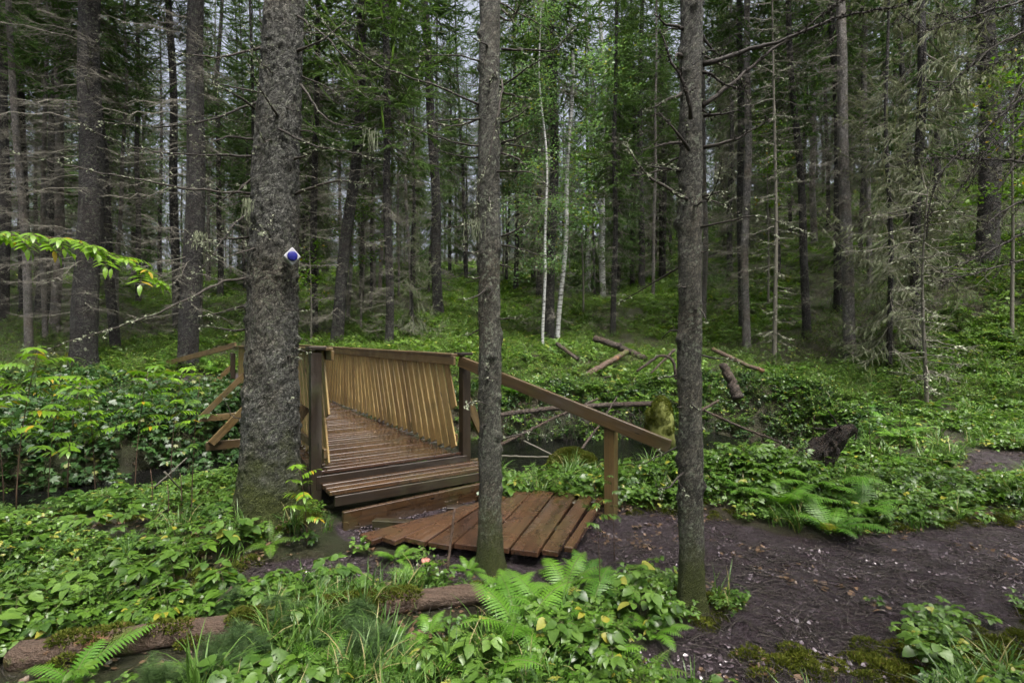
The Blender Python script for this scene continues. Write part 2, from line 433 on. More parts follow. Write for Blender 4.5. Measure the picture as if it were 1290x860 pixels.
# ------------------------------------------------------------------ ground and water
def graded(a, b, fine_a, fine_b, h, g):
    xs = [fine_a]
    while xs[-1] < fine_b: xs.append(xs[-1] + h)
    s = h
    while xs[-1] < b: s *= g; xs.append(xs[-1] + s)
    s = h; lo = [fine_a]
    while lo[-1] > a: s *= g; lo.append(lo[-1] - s)
    return np.array(sorted(set(lo + xs)))
gx = graded(-160, 160, -4.5, 6.5, .035, 1.035); gy = graded(-60, 260, 2.0, 6.5, .03, 1.025)
GX, GY = np.meshgrid(gx, gy); GZ = height(GX, GY)
nx_, ny_ = len(gx), len(gy)
idx = np.arange(nx_ * ny_).reshape(ny_, nx_)
Fq = np.stack([idx[:-1, :-1], idx[:-1, 1:], idx[1:, 1:], idx[1:, :-1]], -1).reshape(-1, 4)
mb = MB(); mb.add(np.stack([GX, GY, GZ], -1).reshape(-1, 3), Fq)
g = mb.build('ground', M['ground']); tag(g, kind='structure')
at = g.data.attributes.new('soil', 'FLOAT', 'POINT'); at.data.foreach_set('value', soil(GX, GY).ravel().astype(np.float32))
mb = MB()
wp = []
for i, p in enumerate(STREAM):
    a = STREAM[max(i - 1, 0)]; b = STREAM[min(i + 1, len(STREAM) - 1)]
    d = b - a; d = d / np.linalg.norm(d); nrm = np.array([-d[1], d[0]])
    WZ = -.54
    wp += [(*(p + nrm * 1.9), WZ), (*(p - nrm * 1.9), WZ)]
mb.add(wp, [(2 * i, 2 * i + 1, 2 * i + 3, 2 * i + 2) for i in range(len(wp) // 2 - 1)])
tag(mb.build('water', M['water']), kind='structure')

# ------------------------------------------------------------------ bridge
BD = np.array([-.549, .836, 0.]); BN = np.array([-.836, -.549, 0.])   # along, across to the far-from-path side
L0 = np.array([-1.84, 4.95, 0.]); R0 = L0 - BN * 1.50                 # railing feet at the near end
DZ = .41; UP = np.array([0, 0, 1.])
BL = 8.5
br = empty('footbridge', (-1.1, 5.35, .2)); BO = np.array([-1.1, 5.35, .2])
tag(br, 'wooden footbridge with slanted slat railings spanning the dark stream', 'footbridge')
def bb(name, mb, mat, par=br, org=BO, bv=.004):
    o = mb.build(name, mat, par, smooth_=False)
    me = o.data; co = np.empty(len(me.vertices) * 3, np.float32); me.vertices.foreach_get('co', co)
    co = co.reshape(-1, 3) - org; me.vertices.foreach_set('co', co.ravel().astype(np.float32)); me.update()
    if bv: bevel(o, bv)
    return o
mb = MB(); s = 0.0
while s < BL + .3:
    w = .118 + .01 * random.random()
    c = (L0 + BD * (s + w / 2)); j = random.uniform(-.015, .015)
    zz = DZ - .0175 + random.uniform(-.003, .003)
    board(mb, c + BN * (.06 + j) + UP * zz, c - BN * (1.56 + j) + UP * zz, w, .035, rnd=random.random())
    s += w + .007
bb('deck', mb, M['deck'])
for k, off in enumerate((.08, -.71, -1.46)):
    mb = MB(); a = L0 + BN * off + UP * (DZ - .13)
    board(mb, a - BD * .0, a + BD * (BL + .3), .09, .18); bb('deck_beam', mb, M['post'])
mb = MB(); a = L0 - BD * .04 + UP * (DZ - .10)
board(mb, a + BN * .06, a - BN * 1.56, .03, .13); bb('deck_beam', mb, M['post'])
ts = [0.0, 2.83, 5.66, 8.5]
for side in (0, 1):
    O = L0 if side == 0 else R0; nn = BN if side == 0 else -BN
    for i, t_ in enumerate(ts):
        p = O + BD * t_ + nn * .06
        top = 1.585 - .0085 * t_ * 3 if side == 0 else 1.50
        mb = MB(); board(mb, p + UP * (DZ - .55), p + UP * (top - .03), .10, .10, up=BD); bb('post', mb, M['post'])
        # outrigger and brace
        if side == 0 and i == 0: p = p + BD * .25
        e = p + nn * (.60 if (side == 0 and i == 0) else (.46 if i == 0 else .78))
        mb = MB(); board(mb, p - nn * .2 + UP * (DZ - .18) + BD * .075, e + UP * (DZ - .18) + BD * .075, .045, .12); bb('cross_beam', mb, M['rail'])
        mb = MB(); board(mb, e - nn * .06 + UP * (DZ - .14) + BD * .028, p + nn * .03 + UP * (DZ + .60) + BD * .028, .045, .10, up=nn)
        bb('brace', mb, M['rail'])
    topz = (1.585, 1.37) if side == 0 else (1.50, 1.50)
    a0 = O - nn * .092; tz0 = topz[0]; tz1 = topz[1] + (.0 if side == 0 else 0)
    # top rail: face board + cap
    mb = MB()
    board(mb, a0 + BD * -.05 + UP * (tz0 - .06), a0 + BD * (BL + .05) + UP * (tz1 - .06 + .12 * (side == 0)), .028, .095)
    board(mb, O - nn * .025 - BD * .0 + UP * (tz0 + .002), O - nn * .025 + BD * (BL + .05) + UP * (tz1 + .002 + .12 * (side == 0)), .17, .03)
    bb('top_rail', mb, M['rail'])
    mb = MB(); board(mb, O + nn * .05 - BD * .07 + UP * (tz0 + .015), O + nn * .05 + BD * .10 + UP * (tz0 + .015), .16, .03); bb('post_cap', mb, M['post'])
    # slats
    mb = MB(); st = .185; lean = .44
    n = int(BL / st)
    half = BL * .53
    for k in range(n + 3):
        s0 = .02 + k * st; lk = lean * min(1, abs(s0 - half) / 1.6)
        for sec in (0, 1):
            if sec == 0:   # top position s0, foot nearer
                st_top, st_bot = s0 + lk * .55, s0 - lk * .45
                if st_top > half: continue
                if st_bot < .02:  # cut short by the end post
                    fr = (st_top - .02) / (st_top - st_bot); st_bot = .02
                    if fr < .10: continue
                else: fr = 1
            else:
                st_top, st_bot = s0 - lk * .5, s0 + lk * .5
                if st_top < half - .02: continue
                fr = 1
                if st_bot > BL - .03: fr = (BL - .03 - st_top) / (st_bot - st_top); st_bot = BL - .03
                if fr < .35 or st_top > BL: continue
            off = -nn * (.062 - .0)
            tz = tz0 + (tz1 + .12 * (side == 0) - tz0) * st_top / BL - .03
            zb = tz - (tz - (DZ + .03)) * fr
            zz = random.uniform(-.012, .012)
            board(mb, O + off + BD * st_bot + UP * (zb + zz), O + off + BD * st_top + UP * tz, .132, .02, up=nn, rnd=random.random())
    bb('slat_panel', mb, M['slat'])
    mb = MB(); a = O + nn * -.035 + UP * (DZ + .16); board(mb, a, a + BD * BL, .03, .09); bb('bottom_rail', mb, M['rail'])
# right handrail going down to the path
P0 = R0 + BN * .0 - BD * .02 + UP * 1.43 ; P1 = np.array([.95, 4.84, .89]); dv = P1 - P0
mb = MB(); board(mb, P0 - dv * .01, P0 + dv * 1.30, .045, .12); bb('handrail', mb, M['rail'])
sd = np.cross(dv / np.linalg.norm(dv), UP)
mb = MB(); pp = P1 + sd * .0 ; board(mb, np.array([pp[0], pp[1] + .07, -.25]), np.array([pp[0], pp[1] + .07, .865]), .115, .10, up=dv * [1, 1, 0]); bb('post', mb, M['rail'])
# handrail beyond the far end on the far side
far = L0 + BD * BL
Q0 = far + UP * 1.52; Q1 = np.array([-9.3, 13.9, 1.02])
mb = MB(); board(mb, Q0, Q0 + (Q1 - Q0) * 1.05, .045, .13); bb('handrail', mb, M['rail'])
mb = MB(); board(mb, np.array([-9.0, 13.85, hz(-9, 13.8) - .2]), np.array([-9.0, 13.85, 1.05]), .10, .10, up=(1, 0, 0)); bb('post', mb, M['rail'])
# steps
mb = MB()
zt = DZ - .10
for k in range(3):
    a = L0 - BD * (.075 + .13 * k) + UP * (zt - .02)
    board(mb, a + BN * .02 + BD * random.uniform(0, .01), a - BN * (1.66 - .02 * k), .12, .04, rnd=random.random())
bb('step', mb, M['step'])
mb = MB(); a = L0 - BD * .40 + UP * (zt - .09); board(mb, a - BN * .02, a - BN * 1.6, .03, .09); bb('step_riser', mb, M['post'])
mb = MB(); K0 = np.array([-1.49, 4.5, .17]); K1 = np.array([-.30, 5.42, .17])
board(mb, K0 - UP * .085, K1 - UP * .085, .05, .17); bb('step_edge', mb, M['stepd'])
# slanting platform
pf = empty('boardwalk_platform', (-.2, 4.5, .0)); PO = np.array([-.2, 4.5, .0])
tag(pf, 'low fan-shaped platform of wet reddish boards below the bridge steps', 'platform')
def up0(px, py, z):
    Y = (EYE - z) * F / (py - 425); return np.array([(px - 645) / F * Y, Y, z])
near = [(446, 673), (470, 680), (503, 680), (538, 682), (572, 684), (607, 687), (643, 690), (677, 697), (706, 690), (728, 683)]
farp = [(560, 647), (577, 641), (598, 634), (622, 627), (645, 621), (672, 618), (700, 619), (728, 621), (752, 624), (764, 627)]
mb = MB()
for k in range(9):
    A = up0(*near[k], .09); B_ = up0(*near[k + 1], .09); C = up0(*farp[k], .09); D_ = up0(*farp[k + 1], .09)
    if k == 8: A = up0(712, 689, .085); B_ = up0(722, 684, .085)
    p0 = (A + B_) / 2; p1 = (C + D_) / 2
    dd = p1 - p0; dd /= np.linalg.norm(dd); sd_ = np.cross(dd, UP)
    w0 = abs(np.dot(B_ - A, sd_)) - .012; w1 = abs(np.dot(D_ - C, sd_)) - .008
    w0 = max(w0, .07); w1 = max(min(w1, w0 * 1.1), .06)
    zj = UP * random.uniform(-.006, .006)
    board(mb, p0 - UP * .02 - dd * random.uniform(-.03, .03) + zj, p1 - UP * .02 + zj, w0, .042, taper=w1, rnd=random.random())
bb('decking', mb, M['plat'], pf, PO)
mb = MB()
a = (up0(450, 668, .02) * [1, 1, 0]) ; b = up0(725, 680, .02) * [1, 1, 0]
ofs = np.array([.10, .16, 0])
board(mb, a + ofs + UP * .02, b + ofs * [-1, 1, 0] + UP * .02, .09, .09)
a = up0(575, 638, .02) * [1, 1, 0]; b = up0(757, 630, .02) * [1, 1, 0]
board(mb, a + UP * .02 - ofs * .8, b + UP * .02 - ofs * [0, 1, 0] * .8, .09, .09)
bb('bearer', mb, M['post'], pf, PO)

# ------------------------------------------------------------------ trees
def unit(v):
    return v / (np.linalg.norm(v, axis=-1, keepdims=True) + 1e-9)

def trunk_mb(H_, r0, sides=14, dz=.35, rough=.05, seed=0, flare=.35, r_top=.02, wob=.04):
    """tapered trunk with root flare, slightly wandering axis; returns builder and axis function"""
    r = np.random.default_rng(seed)
    zs = np.concatenate([np.arange(-.6, .6, min(dz, .12)), np.arange(.6, H_, dz), [H_]])
    ph = r.random(4) * 6.28
    ax = lambda z: np.stack([wob * np.sin(z * .45 + ph[0]) * np.minimum(z / 3, 1) + .5 * wob * np.sin(z * 1.1 + ph[1]) * np.minimum(z / 3, 1),
                             wob * np.sin(z * .4 + ph[2]) * np.minimum(z / 3, 1), z], -1)
    rad = lambda z: r_top + (r0 - r_top) * (1 - np.clip(z, 0, H_) / H_) ** .8 + r0 * flare * np.exp(-np.clip(z, -.05, 99) / (.9 * r0 + .08))
    a = np.arange(sides) / sides * 2 * np.pi
    V = []
    for z in zs:
        fl = np.exp(-max(z, 0) / (r0 * 1.4 + .05))
        lob = 1 + fl * .22 * np.sin(a * 4 + ph[3]) + fl * .12 * np.sin(a * 7 + ph[1])
        rr = rad(z) * lob * (1 + rough * np.array([mnoise.noise((math.cos(t) * 2.2 + seed, math.sin(t) * 2.2, z * 3.1)) for t in a])
                             + rough * .5 * np.array([mnoise.noise((math.cos(t) * 7 + seed, math.sin(t) * 7, z * 14)) for t in a]))
        c = ax(np.array(z))
        V.append(np.stack([c[0] + rr * np.cos(a), c[1] + rr * np.sin(a), np.full(sides, z)], -1))
    n = len(zs)
    i = np.arange(n - 1)[:, None] * sides; j = np.arange(sides)[None]; k = (j + 1) % sides
    Fq = np.stack([i + j, i + k, i + sides + k, i + sides + j], -1).reshape(-1, 4)
    m = MB(); m.add(np.concatenate(V), Fq, 0, .5)
    return m, ax, rad

def dead_branching(ax, rad, z0, z1, n, Lmax, seed=0, thick=1., lichen=.3, droop=.35, sub=9, subl=.30):
    """bare lower branches with crooked side twigs (material 0 twig, 1 lichen)"""
    r = np.random.default_rng(seed); m = MB()
    A = []; B = []; RA = []; RB = []
    LA = []; LD = []
    for b in range(n):
        z = z0 + (z1 - z0) * ((b + r.random()) / n) 
        az = r.random() * 6.283; L = Lmax * (.25 + .75 * r.random()) * (.55 + .45 * min(1, (z - z0) / (z1 - z0 + .01) + .3))
        d = np.array([math.cos(az), math.sin(az), 0.]); side = np.array([-d[1], d[0], 0.])
        s = np.linspace(0, 1, 9)
        up0_ = r.uniform(-.25, .25); dr = droop * r.uniform(.4, 1.5); cv = r.normal() * .18
        P = ax(np.array(z))[None] + d[None] * (rad(z) * .8 + L * s[:, None]) + side[None] * (cv * L * s ** 2)[:, None] \
            + UP[None] * (L * (up0_ * s - dr * s ** 1.5 + dr * .55 * s ** 4))[:, None]
        P[1:] += r.normal(size=(8, 3)) * .018 * L
        r0_ = (.004 + .005 * L) * thick
        rr = r0_ * (1 - .8 * s) + .0012 * thick
        A.append(P[:-1]); B.append(P[1:]); RA.append(rr[:-1]); RB.append(rr[1:])
        # twigs
        q = int(sub * L * (.6 + .8 * r.random())) + 2
        for lev in range(q):
            u = r.uniform(.12, 1.0); k = min(int(u * 8), 7); p = P[k] + (P[k + 1] - P[k]) * (u * 8 - k)
            sg = 1 if r.random() < .5 else -1
            T = unit(P[k + 1] - P[k])
            td = unit(T * r.uniform(.3, 1.0) + side * sg * r.uniform(.5, 1.1) + UP * r.uniform(-.7, .25))
            l = subl * r.uniform(.35, 1.25) * (1.1 - .5 * u) 
            mid = p + td * l * .5 + r.normal(size=3) * .04 * l
            end = mid + unit(td + UP * r.uniform(-.5, .5) + r.normal(size=3) * .25) * l * .55
            w = .0030 * thick
            A.append(np.array([p, mid])); B.append(np.array([mid, end])); RA.append(np.array([w, w * .7])); RB.append(np.array([w * .7, w * .3]))
            for e in range(3):
                pp = p + (end - p) * r.uniform(.25, .95); dd = unit(td + r.normal(size=3) * .8)
                A.append(pp[None]); B.append((pp + dd * l * r.uniform(.2, .5))[None]); RA.append(np.array([w * .6])); RB.append(np.array([w * .25]))
        nl = r.poisson(lichen * 26 * L)
        for _ in range(nl):
            u = r.random() * 8; k = min(int(u), 7); p = P[k] + (P[k + 1] - P[k]) * (u - k)
            LA.append(p)
    A = np.concatenate(A); B = np.concatenate(B)
    prisms(m, A, B, np.concatenate(RA), np.concatenate(RB), 0)
    if LA:
        lichen_tufts(m, np.array(LA), .03 * thick, 1, r)
    return m
def lichen_tufts(m, P, size, mat, r):
    """crusty lichen tufts: little bursts of short blades"""
    n = len(P); k = 6
    A = np.repeat(P, k, 0) + r.normal(size=(n * k, 3)) * size * .10
    D = unit(r.normal(size=(n * k, 3)) * [1, 1, .8] + [0, 0, -.2])
    feathers(m, A, D, size * .85 * r.uniform(.4, 1.1, n * k), size * r.uniform(.3, .6, n * k), mat, False)

def spruce_crown(ax, rad, z0, H_, Rmax, seed=0, whorl=.34, per=5, dens=1., droop=.30, tw=.11, wid=.034, shape=.75, bare=.0, side_droop=.45):
    """needle-clad boughs: curved limbs with hanging side sprays (0 needles, 1 limb wood)"""
    r = np.random.default_rng(seed); m = MB()
    A = []; D = []; L_ = []; PA = []; PB = []; ra = []; rb = []
    z = z0
    while z < H_ - .2:
        frac = (z - z0) / (H_ - z0)
        for b in range(per + (r.random() < .5)):
            zz = z + r.uniform(-.12, .12); az = r.random() * 6.283
            L = (Rmax * (1 - frac) ** shape + .15) * r.uniform(.6, 1.12)
            d = np.array([math.cos(az), math.sin(az), 0.]); side = np.array([-d[1], d[0], 0.])
            s = np.linspace(0, 1, 8); dr = droop * (1.3 - frac) * r.uniform(.6, 1.4); upa = (.15 + .6 * frac ** 2)
            P = ax(np.array(zz))[None] + d[None] * (L * s)[:, None] + side[None] * (r.normal() * .1 * L * s ** 2)[:, None] \
                + UP[None] * (L * (upa * s * .4 - dr * np.sin(s * 1.9) + dr * .75 * s ** 3))[:, None]
            PA.append(P[:-1]); PB.append(P[1:]); w = (.004 + .007 * L) * (1 - .8 * s); ra.append(w[:-1]); rb.append(w[1:])
            nt = max(3, int(L / tw * dens))
            u = np.clip((np.arange(nt) + r.random(nt)) / nt, bare + .05, .999) * 7; k = u.astype(int)
            p = P[k] + (P[k + 1] - P[k]) * (u - k)[:, None]; T = unit(P[k + 1] - P[k])
            for sg in (-1, 1):
                td = unit(T * r.uniform(.5, 1.1, (nt, 1)) + side * sg + UP * (-side_droop * r.uniform(.2, 1.6, (nt, 1))))
                l = (.16 + .30 * (1 - u / 7)) * min(L, 1.6) * r.uniform(.55, 1.1, nt)
                A.append(p); D.append(td); L_.append(l * .55); A.append(p + td * (l * .5)[:, None]); D.append(unit(td + UP * -.15)); L_.append(l * .55)
                for q in range(9):
                    f = r.uniform(.1, .95, nt)
                    pp = p + td * (l * f)[:, None]
                    dd = unit(td + r.normal(size=(nt, 3)) * .45 + UP * (-side_droop * r.uniform(0, 1.8, (nt, 1))))
                    A.append(pp); D.append(dd); L_.append(l * r.uniform(.18, .42, nt))
            A.append(p); D.append(T); L_.append(np.full(nt, L / nt * 2.2))
        z += whorl * r.uniform(.8, 1.2)
    A = np.concatenate(A); D = np.concatenate(D); L_ = np.concatenate(L_)
    feathers(m, A, D, L_, np.clip(L_ * .20, wid * .4, wid * .8), 0, True)
    prisms(m, np.concatenate(PA), np.concatenate(PB), np.concatenate(ra), np.concatenate(rb), 1)
    return m

def leafy_crown(ax, z0, z1, Rmax, n_limb, nleaf, leaf, seed=0, clump=.45, upa=.35):
    """broadleaf crown: limbs ending in loose clumps of small leaves"""
    r = np.random.default_rng(seed); m = MB(); A = []; Bb = []; ra = []; rb = []; C = []
    for b in range(n_limb):
        z = r.uniform(z0, z1); az = r.random() * 6.283; f = 1 - abs((z - z0) / (z1 - z0) - .35)
        L = Rmax * r.uniform(.35, 1.0) * f
        d = np.array([math.cos(az), math.sin(az), 0.]); s = np.linspace(0, 1, 6)
        P = ax(np.array(z))[None] + d[None] * (L * s)[:, None] + UP[None] * (L * (upa * s * r.uniform(.2, 1.6) - .25 * s ** 3))[:, None] + r.normal(size=(6, 3)) * .03 * L * s[:, None]
        A.append(P[:-1]); Bb.append(P[1:]); w = (.004 + .006 * L) * (1 - .8 * s) + .001; ra.append(w[:-1]); rb.append(w[1:])
        for q in range(5):
            u = r.uniform(.3, 1.0) * 4.99; k = int(u); c = P[k] + (P[k + 1] - P[k]) * (u - k)
            e = c + unit(r.normal(size=3) + d * .7) * clump * r.uniform(.3, .9)
            A.append(c[None]); Bb.append(e[None]); ra.append([.003]); rb.append([.001]); C.append(e)
    C = np.array(C); per = max(1, nleaf // len(C))
    P = np.repeat(C, per, 0) + r.normal(size=(len(C) * per, 3)) * clump * [.42, .42, .28]
    n = len(P); N = unit(r.normal(size=(n, 3)) * .55 + [0, 0, 1.]); T = unit(np.cross(N, r.normal(size=(n, 3)))); S = np.cross(N, T)
    l = leaf * r.uniform(.7, 1.25, (n, 1))
    V = np.stack([P - T * l * .5, P - S * l * .33 + N * l * .08, P + T * l * .55, P + S * l * .33 + N * l * .08], 1).reshape(-1, 3)
    m.add(V, np.arange(n)[:, None] * 4 + np.arange(4)[None], 0, np.repeat(r.random(n), 4))
    prisms(m, np.concatenate(A), np.concatenate(Bb), np.concatenate(ra), np.concatenate(rb), 1)
    return m

def copy_thing(root, loc, rot=(0, 0, 0), scale=(1, 1, 1), label=None, group=None, cat=None, skip=()):
    r_ = root.copy(); COL.objects.link(r_); r_.location = loc; r_.rotation_euler = rot; r_.scale = scale
    if label: r_['label'] = label
    if cat: r_['category'] = cat
    if group: r_['group'] = group
    elif 'group' in r_ and group == '': del r_['group']
    for ch in root.children:
        if ch.name.split('.')[0] in skip: continue
        c = ch.copy(); COL.objects.link(c); c.parent = r_
    return r_

PROTO = {}
def proto(key, name, parts, cat):
    """a source tree, placed by the first use"""
    e = bpy.data.objects.new(name, None); e['category'] = cat
    ch = []
    for pn, me in parts:
        o = bpy.data.objects.new(pn, me); ch.append(o)
    PROTO[key] = (e, ch)
def place(key, loc, rot=(0, 0, 0), scale=1., label=None, group=None, cat=None, name=None, skip=()):
    e, ch = PROTO[key]
    r_ = e.copy(); COL.objects.link(r_); r_.location = loc; r_.rotation_euler = rot
    r_.scale = (scale,) * 3 if isinstance(scale, (int, float)) else scale
    if name: r_.name = name
    r_['label'] = label
    if cat: r_['category'] = cat
    if group: r_['group'] = group
    for c0 in ch:
        if c0.name.split('.')[0] in skip: continue
        c = c0.copy(); COL.objects.link(c); c.parent = r_
    return r_

FAR = (M['needlefar'], M['twigfar']); 
# forest spruces: bare grey stem with dead branches below, green crown above
specs = [  # key, H, r0, dead z0, z1, n dead, Lmax, live z0, Rmax
    ('sa', 23, .15, .8, 10, 120, 1.5, 8.5, 1.9), ('sb', 20, .12, .6, 9, 110, 1.3, 7.0, 1.6), ('sc', 25, .19, 1.2, 12, 130, 1.9, 9.5, 2.3),
    ('sd', 17, .09, .4, 7, 90, 1.1, 5.0, 1.25), ('se', 22, .15, 1.0, 8, 120, 1.6, 5.8, 2.1), ('sf', 24, .13, 1.5, 12, 120, 1.4, 10, 1.7), ('sg', 21, .10, 1.5, 11, 90, 1.1, 10.5, 1.3), ('sh', 18, .08, 1.2, 9, 90, .9, 8.5, 1.2)]
for i, (k, H_, r0, d0, d1, nd, Lm, l0, Rm) in enumerate(specs):
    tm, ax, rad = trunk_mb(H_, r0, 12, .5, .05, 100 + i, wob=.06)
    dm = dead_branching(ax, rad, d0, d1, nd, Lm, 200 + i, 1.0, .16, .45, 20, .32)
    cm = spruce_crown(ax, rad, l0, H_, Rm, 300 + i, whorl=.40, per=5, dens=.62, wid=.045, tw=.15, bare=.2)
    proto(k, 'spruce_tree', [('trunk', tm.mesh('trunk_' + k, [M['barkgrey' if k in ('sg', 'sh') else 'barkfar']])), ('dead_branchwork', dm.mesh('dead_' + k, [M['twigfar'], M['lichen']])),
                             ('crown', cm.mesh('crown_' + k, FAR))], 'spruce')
# understory spruces with drooping lichened sprays to near the ground
for i, (k, H_, r0, l0, Rm) in enumerate([('ua', 11, .07, .9, 1.45), ('ub', 8, .05, .4, 1.15), ('uc', 14, .10, 2.0, 1.7)]):
    tm, ax, rad = trunk_mb(H_, r0, 8, .4, .05, 400 + i, wob=.05)
    cm = spruce_crown(ax, rad, l0, H_, Rm, 500 + i, whorl=.42, per=4, dens=.62, wid=.020, tw=.09, shape=.6, droop=.5, side_droop=.9, bare=.15)
    proto(k, 'young_spruce', [('trunk', tm.mesh('trunk_' + k, [M['barkfar']])), ('crown', cm.mesh('crown_' + k, [M['needlegrey'], M['twigfar']]))], 'spruce')
    proto(k + 'g', 'young_spruce', [('trunk', tm.mesh('trunkg_' + k, [M['barkfar']])), ('crown', cm.mesh('crowng_' + k, [M['needlefar'], M['twigfar']]))], 'spruce')
# bare lichened saplings (dead)
for i, (k, H_, r0) in enumerate([('da', 6.5, .035), ('db', 9, .05), ('dc', 4.2, .025)]):
    tm, ax, rad = trunk_mb(H_, r0, 7, .3, .05, 600 + i, wob=.05, r_top=.006)
    dm = dead_branching(ax, rad, .5, H_ * .97, int(H_ * 13), .85, 610 + i, 1.6, .45, .3, 10, .22)
    proto(k, 'dead_spruce', [('trunk', tm.mesh('trunk_' + k, [M['twigfar']])), ('dead_branchwork', dm.mesh('dead_' + k, [M['twigfar'], M['lichen']]))], 'dead tree')
# birches
def mat_birch():
    t = NT('birch_bark'); co = t.n('ShaderNodeTexCoord').outputs['Object']
    n = t.noise(t.mapping(co, (3, 3, 14)), 2.2, 4, .7); n2 = t.noise(co, 3, 3)
    c = t.mix(t.mr(n, .5, .6), (.42, .43, .42), (.07, .065, .06)); c = t.mix(t.mr(n2, .5, .7, 0, .6), c, (.25, .26, .2))
    return t.done(t.pbr(c, .7, t.bump(n, .4, .01), .3))
M['birch'] = mat_birch()
for i, (k, H_, r0, z0, Rm, n) in enumerate([('ba', 20, .115, 6.5, 2.4, 9000), ('bb', 13, .06, 3.0, 1.9, 6000)]):
    tm, ax, rad = trunk_mb(H_, r0, 10, .4, .04, 700 + i, wob=.12, flare=.2)
    cm = leafy_crown(ax, z0, H_, Rm, 60, n, .085, 710 + i)
    proto(k, 'birch_tree', [('trunk', tm.mesh('trunk_' + k, [M['birch']])), ('crown', cm.mesh('crown_' + k, [M['birchleaf'], M['twigfar']]))], 'birch')
# slender leafy saplings with bright leaves
for i, (k, H_, z0, z1, Rm, n, lf) in enumerate([('la', 4.5, 1.8, 4.5, 1.3, 700, .11), ('lb', 3.0, .8, 3.0, .9, 420, .09), ('lc', 7, 3.5, 7, 1.9, 1500, .12)]):
    tm, ax, rad = trunk_mb(H_, .02 + .004 * H_, 7, .3, .04, 720 + i, wob=.08, flare=.2, r_top=.005)
    cm = leafy_crown(ax, z0, z1, Rm, 12 + 6 * i, n, lf, 730 + i, clump=.3)
    proto(k, 'young_tree', [('trunk', tm.mesh('trunk_' + k, [M['twigfar']])), ('crown', cm.mesh('crown_' + k, [M['maple'], M['twigfar']]))], 'sapling')

used = []
def at_px(px, py): return ground_at_pixel(px, py)
def put(key, px, py, wpx, label, cat='spruce', lean=0., roty=0., Y=None, group=None, name=None, hs=None, yaw=None, sink=.1):
    """tree standing where the ground is seen at (px,py); wpx = stem width in photo pixels; lean = sideways lean in degrees"""
    if Y is None: x, y, z = at_px(px, py)
    else: x = (px - 645) / F * Y; y = Y; z = hz(x, y)
    r0 = {'sa': .15, 'sb': .12, 'sc': .19, 'sd': .09, 'se': .15, 'sf': .13, 'sg': .10, 'sh': .08, 'ua': .07, 'ub': .05, 'uc': .10, 'da': .035, 'db': .05, 'dc': .025, 'ba': .115, 'bb': .06}.get(key.rstrip('g') if key[0] == 'u' else key, .06)
    s = (wpx / F * y / 2) / r0 if wpx else 1
    h_ = hs or min(max(s, .75), 1.35)
    s = min(max(s, .5), 1.9)
    used.append((x, y))
    return place(key, (x, y, z - sink), (R(roty), R(lean), random.random() * 6.28 if yaw is None else yaw), (s ** .8 if key[0] != 'u' else h_, s ** .8 if key[0] != 'u' else h_, h_), label, group, cat, name)

TL = [
 ('sc', 3, 405, 15, 'dark spruce trunk cut by the photo edge beside the leafy branch', 0),
 ('sb', 30, 395, 15, 'dark slim spruce between the edge trunk and the leaning pair', 0),
 ('sa', 52, 405, 22, 'leaning dark spruce of the pair standing close together', 4),
 ('sg', 68, 418, 17, 'greyer upright spruce of the pair standing close together', 1),
 ('sc', 105, 465, 38, 'thickest dark spruce trunk behind the bright rowan leaves', 1.2),
 ('sb', 147, 445, 12, 'thin dark spruce stem just beside the thickest dark spruce', -5),
 ('sd', 183, 340, 8, 'small far spruce stem on the slope in front of the sky gap', 0),
 ('sc', 236, 468, 25, 'dark spruce trunk rising behind the far handrail of the bridge', 1.6),
 ('sf', 224, 420, 11, 'straight thin spruce standing against the bright sky gap', -1.5),
 ('sd', 277, 376, 9, 'thin dark spruce between the far handrail spruce and the big trunk', 0),
 ('sd', 397, 425, 10, 'thin spruce stem just beside the big trunk above the bridge rail', 0),
 ('sb', 424, 434, 19, 'dark spruce leaning over the far end of the bridge', 4.6),
 ('sd', 490, 438, 12, 'lichen-hung grey spruce rising behind the slatted railing', 0),
 ('sa', 553, 400, 15, 'dark spruce leaning behind the slatted railing near the middle trunk', -2.5),
 ('sd', 650, 365, 8, 'dark thin spruce right beside the middle trunk on the slope', 0),
 ('sb', 692, 431, 14, 'black slim spruce trunk beside the thin white birch', .6),
 ('sd', 797, 362, 8, 'thin dark spruce behind the tall birches on the slope', 0),
 ('sa', 808, 365, 9, 'dark spruce next to the gap between birch and front trunk', 0),
 ('sb', 835, 352, 8, 'dark spruce stem just beside the mossy-footed front trunk', 0),
 ('sh', 886, 408, 7, 'grey thin stem immediately behind the mossy-footed front trunk', 0),
 ('sh', 941, 440, 11, 'pale grey straight stem standing alone in green undergrowth', -.3),
 ('sb', 1017, 425, 10, 'dark thin spruce leaning slightly beside the lichened dead sapling', -3),
 ('sg', 1026, 310, 9, 'short pale grey trunk section high on the mossy slope', 0),
 ('sg', 1071, 452, 15, 'tall grey spruce trunk in the middle of the slope undergrowth', -2),
 ('sb', 1057, 392, 12, 'darker spruce behind the tall grey trunk on the slope', -1),
 ('uc', 1156, 446, 20, 'spruce veiled in drooping grey lichened twigs near the mossy slope', 0),
 ('sc', 1243, 332, 26, 'broad grey trunk high on the mossy slope near the photo edge', 1),
]
for i, (k, px, py, w, lab, lean) in enumerate(TL):
    put(k, px, py, w, lab, lean=lean, yaw=(i * 2.1) % 6.28 if lean == 0 else 0)
put('bb', 702, 431, 7, 'thin white birch stem curving up beside the black slim spruce', 'birch', lean=2.5, yaw=0)
put('ba', 742, 371, 8, 'tall straight white birch trunk on the slope', 'birch', lean=0)
put('ba', 760, 374, 9, 'tall birch with dark foot beside the straight white birch', 'birch', lean=.5)
put('bb', 684, 440, 4, 'very thin grey birch stem in front of the black slim spruce', 'birch', lean=0)
